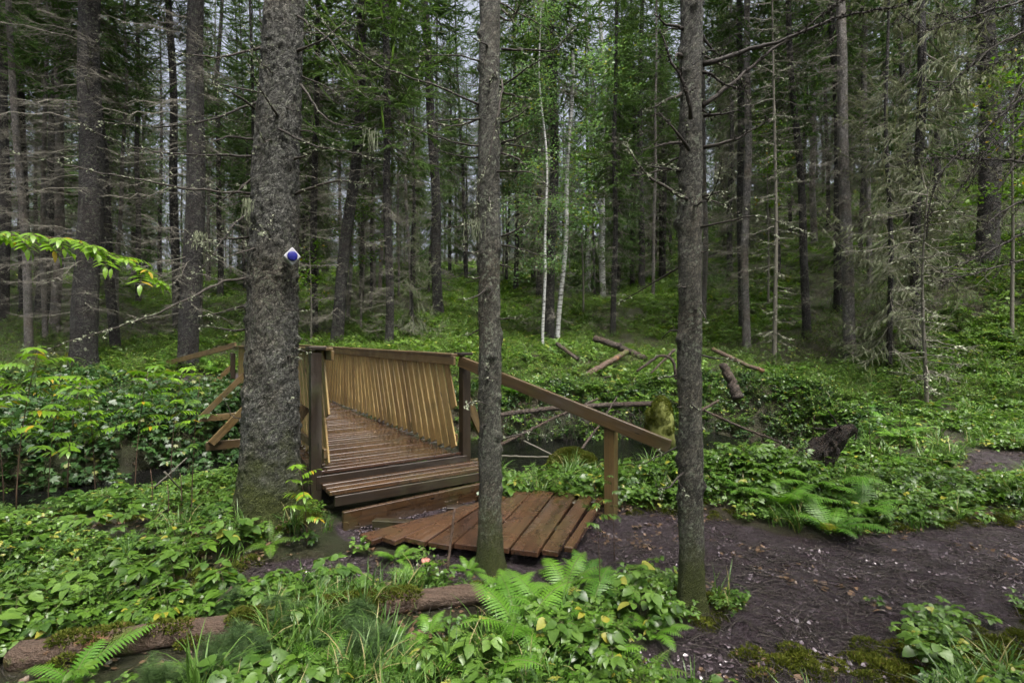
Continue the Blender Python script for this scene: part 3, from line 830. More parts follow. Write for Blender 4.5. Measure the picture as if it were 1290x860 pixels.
put('db', 975, 458, 6, 'dead sapling with pale lichened twigs standing in the undergrowth', 'dead tree', lean=-1)
put('dc', 1168, 512, 6, 'slim dead sapling in front of the veiled spruce', 'dead tree', lean=.6, hs=1.1)
put('ua', 1120, 470, 0, 'half-bare spruce with hanging pale sprays over the green undergrowth', hs=.95)
0 and put('ub', 1185, 478, 0, 'low grey-sprayed spruce beside the slim dead sapling', hs=.9)
0 and put('ua', 1225, 440, 0, 'grey-green young spruce below the broad grey trunk', hs=1.1)
put('ub', 520, 425, 0, 'small grey-sprayed spruce just above the slatted railing', hs=1.0)
0 and put('uag', 560, 412, 0, 'green young spruce filling the space beside the middle trunk', hs=1.2)
0 and put('ua', 455, 408, 0, 'grey young spruce behind the leaning dark spruce', hs=1.1)
put('lc', 455, 420, 0, 'bright leafed young tree behind the leaning dark spruce', 'sapling', hs=.7)
put('la', 392, 430, 0, 'bright leafed sapling peeping out beside the big trunk', 'sapling', hs=.9)
put('lc', 735, 395, 0, 'light leafed young tree between the black spruce and the birches', 'sapling', hs=1.05)
put('lc', 968, 385, 0, 'yellow-green young tree behind the pale grey straight stem', 'sapling', hs=1.1)
put('lc', 1275, 430, 0, 'bright leafed young tree at the photo edge by the slope', 'sapling', hs=1.0)

# the rest of the forest
cnt = 0; tries = 0
kinds_ = ['sa', 'sb', 'sg', 'sd', 'sh', 'sf', 'sb', 'sd', 'sh', 'sg', 'uag', 'sd', 'ucg', 'sf', 'sg', 'sd', 'sh']
UPX = np.array(used)
def skyband(x, y):
    px = 645 + F * x / y
    return 203 < px < 240
while cnt < 270 and tries < 9000:
    tries += 1
    y = 13 + 62 * rng.random() ** 1.25; x = (rng.random() * 2 - 1) * (y * 1.12 + 2)
    if skyband(x, y): continue
    px = 645 + F * x / y
    if np.min(np.hypot(UPX[:, 0] - x, UPX[:, 1] - y)) < (1.5 if y > 20 else 2.0): continue
    if y < 17 and (290 < px < 1110): continue
    if y < 24 and 560 < px < 900 and rng.random() < .75: continue
    if pdist(np.array(x), np.array(y), STREAM) < 2.6 or pdist(np.array(x), np.array(y), PATH_L) < 1.2: continue
    if abs(np.dot(np.array([x, y]) - R0[:2], [-BD[1], BD[0]])) < 2.5 and y < 15 and x < 0: continue
    k = kinds_[int(rng.integers(len(kinds_)))]
    if k[0] == 'u' and y < 27: k = ['sd', 'sb', 'sf'][int(rng.integers(3))]
    s = rng.uniform(.8, 1.15); h_ = rng.uniform(.85, 1.15)
    if y > 42 and rng.random() < .35: k = ['ucg', 'uag', 'se'][int(rng.integers(3))]; h_ *= 1.2
    if k[0] == 'u': lab, gr, ct = 'young bushy spruce scattered among the dark trunks on the wooded slope', 'young spruces of the wooded slope', 'spruce'
    elif k[0] == 'b': lab, gr, ct = 'pale birch stem deep among the dark spruces of the wooded slope', 'birches of the wooded slope', 'birch'
    else: lab, gr, ct = 'one of the many dark slim spruce trunks filling the wooded slope', 'spruces of the wooded slope', 'spruce'
    place(k, (x, y, hz(x, y) - .15), (R(rng.normal() * 1.3), R(rng.normal() * 1.3), rng.random() * 6.28), (s, s, h_), lab, gr, ct)
    UPX = np.vstack([UPX, [x, y]]); cnt += 1

nb = 0
while nb < 115:
    y = rng.uniform(24, 72); x = (rng.random() * 2 - 1) * (y * 1.1)
    if skyband(x, y) and y < 60: continue
    k = ['uag', 'ucg', 'ubg', 'uc'][nb % 4]; nb += 1
    place(k, (x, y, hz(x, y) - .2), (0, 0, rng.random() * 6.28), rng.uniform(1.0, 1.7), 'young bushy spruce scattered among the dark trunks on the wooded slope', 'young spruces of the wooded slope', 'spruce')
# unseen trees added round and behind the camera to block side light
for i in range(30):
    a = rng.uniform(0, 6.283); d = rng.uniform(3.6, 15); x = d * math.cos(a); y = d * math.sin(a)
    if y > -1.5 and abs(x) < 1.12 * abs(y) + 3.2: continue
    if pdist(np.array(x), np.array(y), STREAM) < 2.2 or soil(np.array(x), np.array(y)) > .3: continue
    place(['sa', 'sb', 'sc', 'se', 'sf', 'sd'][i % 6], (x, y, hz(x, y) - .1), (0, 0, rng.random() * 6.28), 1.0, 'unseen spruce added beside and behind the camera to block side light', 'unseen light-blocking spruces behind the camera', 'spruce')

# ---- the three front trunks
def hero_trunk(name, label, pts, rads, seed, mat, sides, dz, knots, flare=.25, grp=None):
    """pts: axis points (world) with radii; densely meshed, noise-displaced bark, branch collars"""
    base = np.array(pts[0]); e = empty(name, tuple(base)); tag(e, label, 'spruce', grp)
    P = np.array(pts) - base; zt = P[-1, 2]
    zs = np.concatenate([np.arange(-.45, 0, .06), np.arange(0, zt, dz)])
    ax_ = lambda z: np.stack([np.interp(z, P[:, 2], P[:, 0]), np.interp(z, P[:, 2], P[:, 1]), z * 1.0], -1)
    rad_ = lambda z: np.interp(z, P[:, 2], rads) 
    a = np.arange(sides) / sides * 2 * np.pi
    r = np.random.default_rng(seed); ph = r.random(3) * 6.28
    kn = [(r.uniform(.5, zt), r.random() * 6.28, r.uniform(.5, 1)) for _ in range(knots)]
    V = []
    for z in zs:
        r0 = float(rad_(z)); fl = flare * math.exp(-max(z, 0) / (r0 * 1.1 + .03))
        n1 = np.array([mnoise.noise((math.cos(t) * r0 * 9 + seed, math.sin(t) * r0 * 9, z * 5)) for t in a])
        n2 = np.array([mnoise.noise((math.cos(t) * r0 * 42 + seed, math.sin(t) * r0 * 42, z * 26)) for t in a])
        n3 = np.array([round(2.2 * mnoise.noise((math.cos(t) * r0 * 26 + seed + 9, math.sin(t) * r0 * 26, z * 17))) / 2.2 for t in a])
        rr = r0 * (1 + fl * (1 + .5 * np.sin(a * 4 + ph[0]) + .3 * np.sin(a * 7 + ph[1]))) + .012 * n1 * (r0 / .15) ** .5 + (.0095 * n2 + .010 * n3) * min(1, r0 / .17) ** 1.3
        for kz, ka, ks in kn:
            dzk = z - kz
            if abs(dzk) < .07:
                da = np.abs((a - ka + np.pi) % (2 * np.pi) - np.pi) * r0
                rr += .024 * ks * np.exp(-(da ** 2 + dzk ** 2) / .0009)
        c = ax_(np.array(z))
        V.append(np.stack([c[0] + rr * np.cos(a), c[1] + rr * np.sin(a), np.full(sides, z)], -1))
    n = len(zs); i = np.arange(n - 1)[:, None] * sides; j = np.arange(sides)[None]; k = (j + 1) % sides
    m = MB(); m.add(np.concatenate(V), np.stack([i + j, i + k, i + sides + k, i + sides + j], -1).reshape(-1, 4), 0, .5)
    m.build('trunk', mat, e)
    return e, ax_, rad_, base
def world_branch(e, base, pts, r0=.012, r1=.003, seed=0, lich=1.0, twigs=1.0, mats=None, tl=.13, name='branch'):
    """one crooked bare branch with side twigs and lichen; pts in world space"""
    r = np.random.default_rng(seed); P = np.array(pts, float) - base
    # resample with Catmull-like smoothing and crookedness
    d = np.concatenate([[0], np.cumsum(np.linalg.norm(np.diff(P, axis=0), axis=1))]); L = d[-1]
    n = max(6, int(L / .06)); s = np.linspace(0, L, n)
    Q = np.stack([np.interp(s, d, P[:, k]) for k in range(3)], -1)
    for _ in range(2): Q[1:-1] = (Q[:-2] + 2 * Q[1:-1] + Q[2:]) / 4
    Q[1:] += np.cumsum(r.normal(size=(n - 1, 3)) * .0035, 0) + r.normal(size=(n - 1, 3)) * .004
    m = MB(); rr = (r0 + (r1 - r0) * (s / L) ** .8) * (1 + .25 * (r.random(n) - .5))
    tube(m, Q, rr, 6, 0)
    A = []; B = []; ra = []; rb = []; LP = []
    nt = int(L / .11 * twigs)
    for _ in range(nt):
        u = r.uniform(.08, .99) * (n - 1); k = min(int(u), n - 2); p = Q[k] + (Q[k + 1] - Q[k]) * (u - k); T = unit(Q[k + 1] - Q[k])
        sd = unit(np.cross(T, r.normal(size=3))); td = unit(T * r.uniform(.2, 1) + sd + UP * r.uniform(-.5, .2))
        l = tl * r.uniform(.25, 1.6) * (1 - .4 * u / n); w = .0022 + .1 * rr[k]
        prev = p; dd = td; q = 3
        for h in range(q):
            nx = prev + dd * l / q; A.append(prev); B.append(nx); ra.append(w * (1 - h * .25)); rb.append(w * (1 - (h + 1) * .25))
            if r.random() < lich * .6: LP.append(nx)
            if r.random() < .5:
                s2 = unit(dd + r.normal(size=3) * .9); A.append(nx); B.append(nx + s2 * l * .4); ra.append(w * .6); rb.append(w * .3)
            prev = nx; dd = unit(dd + r.normal(size=3) * .35)
    if A: prisms(m, A, B, np.array(ra), np.array(rb), 0)
    nl = int(L * 30 * lich)
    for _ in range(nl):
        u = (r.random() ** .8) * (n - 1); k = min(int(u), n - 2)
        LP.append(Q[k] + (Q[k + 1] - Q[k]) * (u - k) + r.normal(size=3) * rr[k] * .7)
    if LP: lichen_tufts(m, np.array(LP), .022, 1, r)
    return m.build(name, mats or [M['deadwood'], M['lichen']], e)
def pxb(e, base, pl, **kw):
    return world_branch(e, base, [unp(*p) for p in pl], **kw)

b1 = np.array([-2.11, 4.43, hz(-2.11, 4.43) - .05])
t1, ax1, rad1, B1 = hero_trunk('spruce_tree', 'massive grey spruce trunk carrying the blue and white marker beside the bridge',
    [b1, b1 + [0.018, 0, .4], (-2.085, 4.45, 1.7), (-2.06, 4.46, 3.0), (-1.99, 4.47, 4.6), (-1.87, 4.5, 7)], [.250, .236, .208, .188, .158, .13], 11, M['bark'], 180, .013, 130, .12)
t2, ax2, rad2, B2 = hero_trunk('spruce_tree', 'slim spruce trunk in the middle rising in front of the board platform',
    [(-.16, 3.8, hz(-.16, 3.8) - .03), (-.165, 3.8, 1.5), (-.17, 3.82, 3), (-.165, 3.85, 4.8), (-.16, 3.9, 7)], [.085, .083, .081, .075, .06], 12, M['bark2'], 72, .014, 45, .38)
t3, ax3, rad3, B3 = hero_trunk('spruce_tree', 'slim spruce with mossy foot growing at the edge of the bare earth path',
    [(1.15, 3.27, hz(1.15, 3.27) - .03), (1.135, 3.27, 1.2), (1.14, 3.28, 2.4), (1.155, 3.3, 4), (1.16, 3.35, 6)], [.079, .074, .072, .067, .05], 13, M['bark2'], 72, .014, 40, .42)

K = dict(mats=[M['deadwood'], M['lichen']])
T1 = [[(329, 142, 5.1), (300, 122, 4.9), (260, 101, 4.6)], [(350, 146, 4.95), (325, 110, 4.7), (309, 78, 4.5)], [(322, 197, 5.1), (270, 199, 4.9), (230, 198, 4.8), (195, 196, 4.7), (150, 182, 4.6), (100, 158, 4.4)],
      [(372, 66, 5.1), (400, 55, 5), (439, 26, 5.1)], [(366, 202, 5.1), (390, 197, 5.0), (403, 184, 4.9)], [(352, 163, 4.95), (400, 182, 4.8), (442, 189, 4.7), (488, 199, 4.6)],
      [(379, 107, 5.1), (395, 135, 5), (413, 156, 4.9), (468, 161, 4.9)], [(320, 350, 5.1), (285, 352, 4.8), (245, 375, 4.5), (190, 400, 4.3), (135, 418, 4.2), (60, 440, 4.1)],
      [(322, 245, 5.1), (250, 243, 4.8), (190, 232, 4.6), (100, 212, 4.3), (20, 190, 4.1)], [(318, 298, 5.1), (275, 303, 4.9), (230, 306, 4.7)], [(314, 384, 5.1), (280, 392, 4.9), (250, 397, 4.8)],
      [(313, 414, 5.1), (285, 416, 4.9), (245, 410, 4.8)], [(322, 175, 5.1), (285, 176, 4.9), (245, 183, 4.7)], [(325, 128, 5.1), (270, 150, 4.8), (200, 160, 4.6), (120, 152, 4.4)], [(322, 222, 5.1), (290, 250, 5), (262, 262, 5)],
      [(330, 60, 5.1), (280, 75, 4.9), (215, 70, 4.7)], [(374, 20, 5.1), (410, 45, 4.9), (450, 95, 4.8)], [(372, 245, 5.1), (420, 225, 4.9), (470, 232, 4.8)], [(318, 262, 5.1), (288, 290, 4.8), (262, 330, 4.6), (240, 350, 4.5)]]
for i, b in enumerate(T1): pxb(t1, B1, [(p, q, w * .868) for p, q, w in b], seed=1000 + i, r0=.013, lich=1.1 if i not in (3, 6) else .6, **K)
T2 = [[(604, 132, 3.8), (543, 107, 3.8), (488, 91, 3.8), (429, 52, 3.8), (382, 0, 3.8)], [(604, 184, 3.8), (553, 176, 3.75), (504, 151, 3.7)], [(606, 148, 3.8), (585, 158, 3.8), (566, 161, 3.75), (540, 153, 3.7)],
      [(632, 100, 3.72), (628, 140, 3.65), (613, 205, 3.62), (600, 235, 3.6), (597, 290, 3.6)], [(632, 62, 3.8), (660, 62, 3.7), (689, 70, 3.6), (708, 55, 3.6), (725, 32, 3.6)], [(630, 110, 3.8), (655, 92, 3.7), (689, 70, 3.6)],
      [(632, 116, 3.8), (650, 118, 3.7), (672, 122, 3.7)], [(632, 155, 3.8), (648, 150, 3.75), (668, 133, 3.7)], [(632, 193, 3.8), (650, 200, 3.75), (664, 208, 3.7)], [(632, 180, 3.8), (650, 176, 3.75), (672, 163, 3.7)],
      [(632, 298, 3.8), (655, 288, 3.7), (668, 274, 3.65)], [(606, 316, 3.8), (590, 318, 3.7), (582, 314, 3.7)], [(606, 350, 3.8), (594, 352, 3.7), (586, 350, 3.7)], [(632, 12, 3.8), (648, 30, 3.7), (660, -10, 3.6)], [(604, 275, 3.8), (590, 290, 3.7), (584, 305, 3.7)]]
for i, b in enumerate(T2): pxb(t2, B2, b, seed=1100 + i, r0=.009, lich=.9 if i != 4 else .3, tl=.10, **K)
KD = dict(mats=[M['deadwood'], M['deadwood']])
T3 = [[(860, 37, 3.27), (835, 32, 3.2), (822, 20, 3.2)], [(870, 150, 3.19), (865, 114, 3.1), (842, 81, 3.1), (828, 42, 3.1)], [(868, 189, 3.2), (848, 163, 3.1), (829, 140, 3.1)], [(866, 251, 3.22), (829, 228, 3.1), (803, 205, 3.1), (787, 178, 3.1)],
      [(860, 215, 3.27), (835, 214, 3.2), (809, 208, 3.15)], [(885, 81, 3.27), (925, 70, 3.3), (960, 58, 3.3), (1005, 44, 3.3), (1060, 22, 3.3), (1150, 6, 3.3)], [(885, 134, 3.27), (923, 107, 3.3), (960, 75, 3.35), (1010, 42, 3.4), (1070, -5, 3.4)],
      [(884, 45, 3.27), (895, 62, 3.3), (907, 70, 3.3)], [(886, 91, 3.27), (902, 100, 3.2), (917, 107, 3.2), (943, 114, 3.2)], [(887, 146, 3.27), (910, 145, 3.2), (935, 140, 3.2)], [(886, 186, 3.27), (920, 179, 3.2), (945, 165, 3.2), (970, 150, 3.2)],
      [(884, 249, 3.27), (900, 247, 3.2), (913, 243, 3.2)], [(860, 72, 3.27), (851, 66, 3.2), (846, 78, 3.2)], [(858, 118, 3.27), (840, 128, 3.2), (818, 138, 3.2)], [(860, 180, 3.27), (840, 178, 3.2), (820, 185, 3.2)]]
for i, b in enumerate(T3): pxb(t3, B3, b, seed=1200 + i, r0=.017 if i in (1, 5, 6) else .013, lich=2.2 if i in (1, 2, 3, 4, 5, 6, 8, 11) else 1.1, tl=.06, **(KD if i not in (3, 4, 11, 13) else K))
# a spruce just out of the picture whose branches reach in
t4, ax4, rad4, B4 = hero_trunk('spruce_tree', 'spruce hidden past the photo edge whose dark bare branches reach in over the slope',
    [(5.4, 4.6, hz(5.4, 4.6) - .03), (5.4, 4.6, 2), (5.4, 4.6, 7)], [.16, .14, .11], 14, M['bark'], 48, .04, 20, .2)
T4 = [[(1400, -30, 4.6), (1290, 5, 4.3), (1200, 35, 4.1), (1160, 50, 4.0), (1128, 30, 4.0)], [(1400, 190, 4.6), (1290, 205, 4.4), (1210, 200, 4.2), (1150, 205, 4.1), (1124, 213, 4.1)],
      [(1400, 60, 4.6), (1290, 118, 4.3), (1240, 162, 4.2), (1190, 210, 4.1), (1176, 250, 4.1), (1172, 300, 4.1)], [(1400, 250, 4.6), (1290, 298, 4.4), (1240, 330, 4.3), (1196, 345, 4.2)],
      [(1400, 300, 4.6), (1290, 325, 4.4), (1230, 340, 4.3), (1180, 352, 4.2)], [(1400, 90, 4.6), (1300, 70, 4.4), (1255, 78, 4.3), (1220, 84, 4.3)], [(1400, 140, 4.6), (1290, 150, 4.4), (1240, 200, 4.3), (1215, 240, 4.3)],
      [(1400, 20, 4.6), (1320, 60, 4.4), (1290, 110, 4.3), (1250, 190, 4.2), (1200, 262, 4.2)], [(1400, -80, 4.6), (1290, -20, 4.3), (1220, 20, 4.2), (1185, 12, 4.2)],
      [(1400, 230, 4.6), (1310, 240, 4.4), (1260, 270, 4.3), (1225, 300, 4.3)], [(1400, 10, 4.6), (1300, 30, 4.5), (1240, 60, 4.4), (1160, 130, 4.3)], [(1400, 120, 4.6), (1300, 175, 4.5), (1255, 240, 4.4), (1240, 290, 4.4)]]
for i, b in enumerate(T4): pxb(t4, B4, b, seed=1300 + i, r0=.015, lich=.6, twigs=3.6, tl=.26, **KD)

# short broken twigs all along the three stems
for e_, B_, ax_, rad_, n_, sd0, hi in ((t1, B1, ax1, rad1, 34, 2000, 5.0), (t2, B2, ax2, rad2, 26, 2100, 4.6), (t3, B3, ax3, rad3, 26, 2200, 4.2)):
    r = np.random.default_rng(sd0)
    for i in range(n_):
        z = .8 + (hi - .8) * (i + r.random()) / n_; a = r.uniform(2.6, 6.8) if r.random() < .75 else r.uniform(0, 6.28); d = np.array([math.cos(a), math.sin(a), 0.]); L = r.uniform(.06, .20) if r.random() < .5 else r.uniform(.2, .6)
        p = ax_(np.array(z)) + B_ + d * float(rad_(z)) * .9; q = p + d * L * .6 + UP * L * r.uniform(-.35, .15); s_ = p + d * L + UP * L * r.uniform(-.6, .35) + r.normal(size=3) * .04
        world_branch(e_, B_, [p, q, s_], seed=sd0 + i, r0=.0075, r1=.002, lich=r.uniform(.2, 1.1), twigs=1.3, tl=.08, mats=[M['deadwood'], M['lichen']])
# hanging beard lichen on branches
def beard(p, L, n, label, w=.03):
    m = MB(); r = np.random.default_rng(int(abs(p[0]) * 991) + 5)
    A = []; B = []
    for _ in range(n):
        q = np.array([r.normal() * w, r.normal() * w, 0]); l = L * r.uniform(.3, 1)
        for h in range(4):
            nx = q + np.array([r.normal() * .006, r.normal() * .006, -l / 4]); A.append(q); B.append(nx); q = nx
    prisms(m, A, B, .0022, .0016)
    o = m.build('beard_lichen', M['beard'], None, loc=tuple(p)); tag(o, label, 'lichen'); return o
beard(unp(252, 293, 4.2), .16, 26, 'pale green beard lichen tuft hanging on the thin branch beside the big trunk')
beard(unp(470, 165, 4.25), .20, 24, 'long beard lichen hanging from the branch between the leaning spruce and big trunk')
beard(unp(318, 255, 4.35) + np.array([.02, -.1, 0]), .22, 22, 'beard lichen strands hanging on the side of the big trunk', .02)
beard(unp(597, 276, 3.6), .17, 26, 'beard lichen clump hanging on the crooked twig of the middle trunk')
# reflector marker on the big trunk
def marker():
    c = unp(368, 323, 4.24); e = empty('trail_marker', tuple(c)); tag(e, 'white square marker with a blue disc nailed on the massive trunk', 'trail marker')
    e.rotation_euler = (0, R(0), R(30))
    m = MB(); s = .068
    V = [(-s, 0, 0), (0, 0, -s * 1.15), (s, 0, 0), (0, 0, s * 1.15)]
    V = np.array([(x, -.012, z) for x, _, z in V] + [(x, .012, z) for x, _, z in V] + [(x * 1.0, .10, z * .9) for x, _, z in V])
    f = [(0, 1, 2, 3), (0, 4, 5, 1), (1, 5, 6, 2), (2, 6, 7, 3), (3, 7, 4, 0), (4, 8, 9, 5), (5, 9, 10, 6), (6, 10, 11, 7), (7, 11, 8, 4)]
    m.add(V, f); o = m.build('backing_plate', M['whitep'], e, smooth_=False); bevel(o, .006)
    m = MB(); a = np.arange(28) / 28 * 2 * np.pi; r_ = .040
    V = np.concatenate([np.stack([r_ * np.cos(a), np.full(28, y), r_ * np.sin(a)], -1) for y in (-.010, -.030)] + [np.stack([r_ * .8 * np.cos(a), np.full(28, -.034), r_ * .8 * np.sin(a)], -1), [[0, -.035, 0]]])
    i = np.arange(28); k = (i + 1) % 28
    m.add(V, np.concatenate([np.stack([i, k, 28 + k, 28 + i], -1), np.stack([28 + i, 28 + k, 56 + k, 56 + i], -1)]))
    m.f[3].append(np.stack([56 + i, 56 + k, np.full(28, 84)], -1)); m.m[3].append(np.zeros(28, int))
    m.build('disc', M['bluep'], e)
M['whitep'] = mat_simple('white_plastic', (.30, .31, .33), (.55, .55, .57), 20, .35)
M['bluep'] = mat_simple('blue_plastic', (.008, .010, .13), (.015, .02, .30), 60, .4)
marker()
# ------------------------------------------------------------------ plants
def leaf_shape(L, W, n=6, fold=.18, curl=.25, serr=0., tip=1.0, base=.3):
    """ovate leaf along +x, folded along the midrib: (2n+..)x3 grid"""
    s = np.linspace(0, 1, n)
    w = W / 2 * np.sin(np.pi * np.clip(s, 0, 1) ** (.72)) ** .8
    w[0] = W * .03; w[-1] = 0.0008
    if serr: w[1:-1] *= 1 + serr * np.where(np.arange(1, n - 1) % 2 == 0, 1, -1)
    z = -curl * L * s ** 2
    mid = np.stack([L * s, 0 * s, z], -1)
    lf = np.stack([L * s - (w * .12 if serr else 0), w, z + fold * w], -1); rt = lf * [1, -1, 1]
    V = np.concatenate([lf, mid, rt])
    i = np.arange(n - 1)
    f = np.concatenate([np.stack([i, i + n, i + n + 1, i + 1], -1), np.stack([i + n, i + 2 * n, i + 2 * n + 1, i + n + 1], -1)])
    return V, f
def rotm(az, el, roll=0):
    """frame whose x axis points to azimuth az and elevation el"""
    return np.array(Matrix.Rotation(az, 3, 'Z') @ Matrix.Rotation(-el, 3, 'Y') @ Matrix.Rotation(roll, 3, 'X'))
def add_leaf(m, shape, p, az, el, roll=0, s=1., mat=0, rnd=None):
    V, f = shape
    m.add((V * s) @ rotm(az, el, roll).T + p, f, mat, rnd, bc=V * s + random.random() * 9)
def add_stem(m, A, B, r=.0015, mat=1):
    prisms(m, [A], [B], r, r * .7, mat, .5)

LS = leaf_shape(.075, .055, 9, .22, .22, .07)
LR = leaf_shape(.075, .06, 11, .2, .25, .06)
LE = leaf_shape(.08, .042, 7, .2, .25, .05)
LT = leaf_shape(.03, .02, 4, .2, .2)
LL = leaf_shape(.058, .021, 5, .15, .3, .0)

def herb_ternate(r, nst=4, h=.2, leaf=LE, sc_=1., k=3):
    """upright stems, each with a flat spray of toothed leaflets"""
    m = MB()
    for s in range(nst):
        az = r.random() * 6.28; lean = r.uniform(.15, .7); hh = h * r.uniform(.55, 1.15)
        b = np.array([r.normal() * .02, r.normal() * .02, -.02]); t = b + np.array([math.cos(az) * lean * hh, math.sin(az) * lean * hh, hh])
        add_stem(m, b, t, .0018)
        for q in range(k):
            a2 = az + (q - (k - 1) / 2) * 1.25 + r.normal() * .15
            e = t + np.array([math.cos(a2), math.sin(a2), .15]) * .03 * sc_
            add_stem(m, t, e, .0012); rr = r.random()
            for w in (-1, 0, 1):
                add_leaf(m, leaf, e, a2 + w * .85 + r.normal() * .1, r.uniform(-.35, .15), r.normal() * .2, sc_ * (1.0 if w == 0 else .78) * r.uniform(.75, 1.1), 0, rr + .1 * w)
    return m
def raspberry(r, nst=3, h=.22, sc_=1.):
    m = MB()
    for s in range(nst):
        az = r.random() * 6.28; hh = h * r.uniform(.6, 1.15); lean = r.uniform(.1, .5)
        b = np.array([r.normal() * .02, r.normal() * .02, -.02]); t = b + np.array([math.cos(az) * lean * hh, math.sin(az) * lean * hh, hh]); add_stem(m, b, t, .002)
        for q in range(4):
            f = .45 + .55 * (q + 1) / 4; p = b + (t - b) * f; a2 = az + q * 2.4 + r.normal() * .3
            e = p + np.array([math.cos(a2), math.sin(a2), .25]) * .05 * sc_; add_stem(m, p, e, .0013); rr = r.random()
            for w in (-1, 0, 1):
                add_leaf(m, LR, e + (np.array([math.cos(a2), math.sin(a2), 0]) * .012 if w == 0 else 0), a2 + w * 1.15 + r.normal() * .1, r.uniform(-.4, .1), r.normal() * .25, sc_ * (1.05 if w == 0 else .85) * r.uniform(.8, 1.1), 0, rr + .06 * w)
    return m
def maple_shape(s=.06):
    a = [0, .28, .5, .85, 1.15, 1.5, 1.9, 2.4, 2.9]; rr = [1.15, .62, .72, 1.0, .5, .78, .42, .45, .15]
    pts = [(rr[i] * math.cos(a[i]) * s, rr[i] * math.sin(a[i]) * s) for i in range(9)]
    full = pts + [(x, -y) for x, y in reversed(pts[1:])]
    V = [(0, 0, 0)] + [(x, y, -.25 * (x * x + y * y) / s + .12 * abs(y)) for x, y in full]
    n = len(full); f = [(0, 1 + i, 1 + (i + 1) % n) for i in range(n)]
    return np.array(V), np.array(f)
MAPLE = maple_shape()
def nettle(r, h=.4, nst=3, sc_=1., shape=None):
    """leafy stems bearing lobed leaves that hang outward"""
    m = MB()
    for s in range(nst):
        az = r.random() * 6.28; hh = h * r.uniform(.6, 1.15); lean = r.uniform(.1, .5)
        b = np.array([r.normal() * .05, r.normal() * .05, -.02]); t = b + np.array([math.cos(az) * lean * hh, math.sin(az) * lean * hh, hh]); add_stem(m, b, t, .0025)
        n = int(7 * hh / .4) + 3
        for q in range(n):
            f = .25 + .75 * q / n; p = b + (t - b) * f; a2 = az + q * 2.4 + r.normal() * .4
            e = p + np.array([math.cos(a2), math.sin(a2), .1]) * .055 * sc_; add_stem(m, p, e, .0012)
            add_leaf(m, shape or MAPLE, e, a2, r.uniform(-1.0, -.25), r.normal() * .3, sc_ * r.uniform(.7, 1.15), 0, r.random())
    return m
def small_herb(r, n=26, rad=.1, h=.05, shape=LT, s=1.):
    m = MB()
    for q in range(n):
        a = r.random() * 6.28; d = rad * math.sqrt(r.random()); hh = h * r.uniform(.3, 1.2)
        p = np.array([d * math.cos(a), d * math.sin(a), hh]); add_stem(m, p * [.8, .8, 0] - [0, 0, .01], p, .0008)
        rr = r.random(); a0 = r.random() * 6.28
        for w in range(3):
            add_leaf(m, shape, p, a0 + w * 2.09 + r.normal() * .2, r.uniform(-.3, .25), r.normal() * .2, s * r.uniform(.7, 1.15), 0, rr)
    return m
def bilberry(r, h=.22, nst=5, nl=16):
    m = MB(); sh = leaf_shape(.026, .016, 4, .15, .15)
    for s in range(nst):
        az = r.random() * 6.28; b = np.array([r.normal() * .03, r.normal() * .03, -.02]); t = b + np.array([math.cos(az) * .1, math.sin(az) * .1, h * r.uniform(.6, 1.1)])
        add_stem(m, b, t, .0018)
        for w in range(3):
            q = b + (t - b) * r.uniform(.4, .8); e = q + np.array([r.normal() * .05, r.normal() * .05, .07]); add_stem(m, q, e, .001)
            for _ in range(nl // 3):
                add_leaf(m, sh, q + (e - q) * r.uniform(.2, 1.1), r.random() * 6.28, r.uniform(-.2, .5), r.normal() * .3, r.uniform(.8, 1.2), 0, r.random())
    return m
def grass(r, n=26, L=.32, w=.005, spread=.03, up=.9):
    m = MB()
    for b in range(n):
        az = r.random() * 6.28; l = L * r.uniform(.45, 1.1); k = 6; s = np.linspace(0, 1, k); bend = r.uniform(.25, 1.1)
        x = l * bend * .75 * s ** 1.7; z = l * (s - .55 * bend * s ** 2.4); ww = w * (1 - s ** 2) * r.uniform(.6, 1.2) + .0003
        c = np.array([r.normal() * spread, r.normal() * spread, -.01]); ca, sa = math.cos(az), math.sin(az)
        Pm = np.stack([x * ca, x * sa, z], -1) + c; S = np.array([-sa, ca, 0])
        V = np.concatenate([Pm - S * ww[:, None], Pm + S * ww[:, None]]); i = np.arange(k - 1)
        m.add(V, np.stack([i, i + k, i + k + 1, i + 1], -1), 0, r.random())
    return m
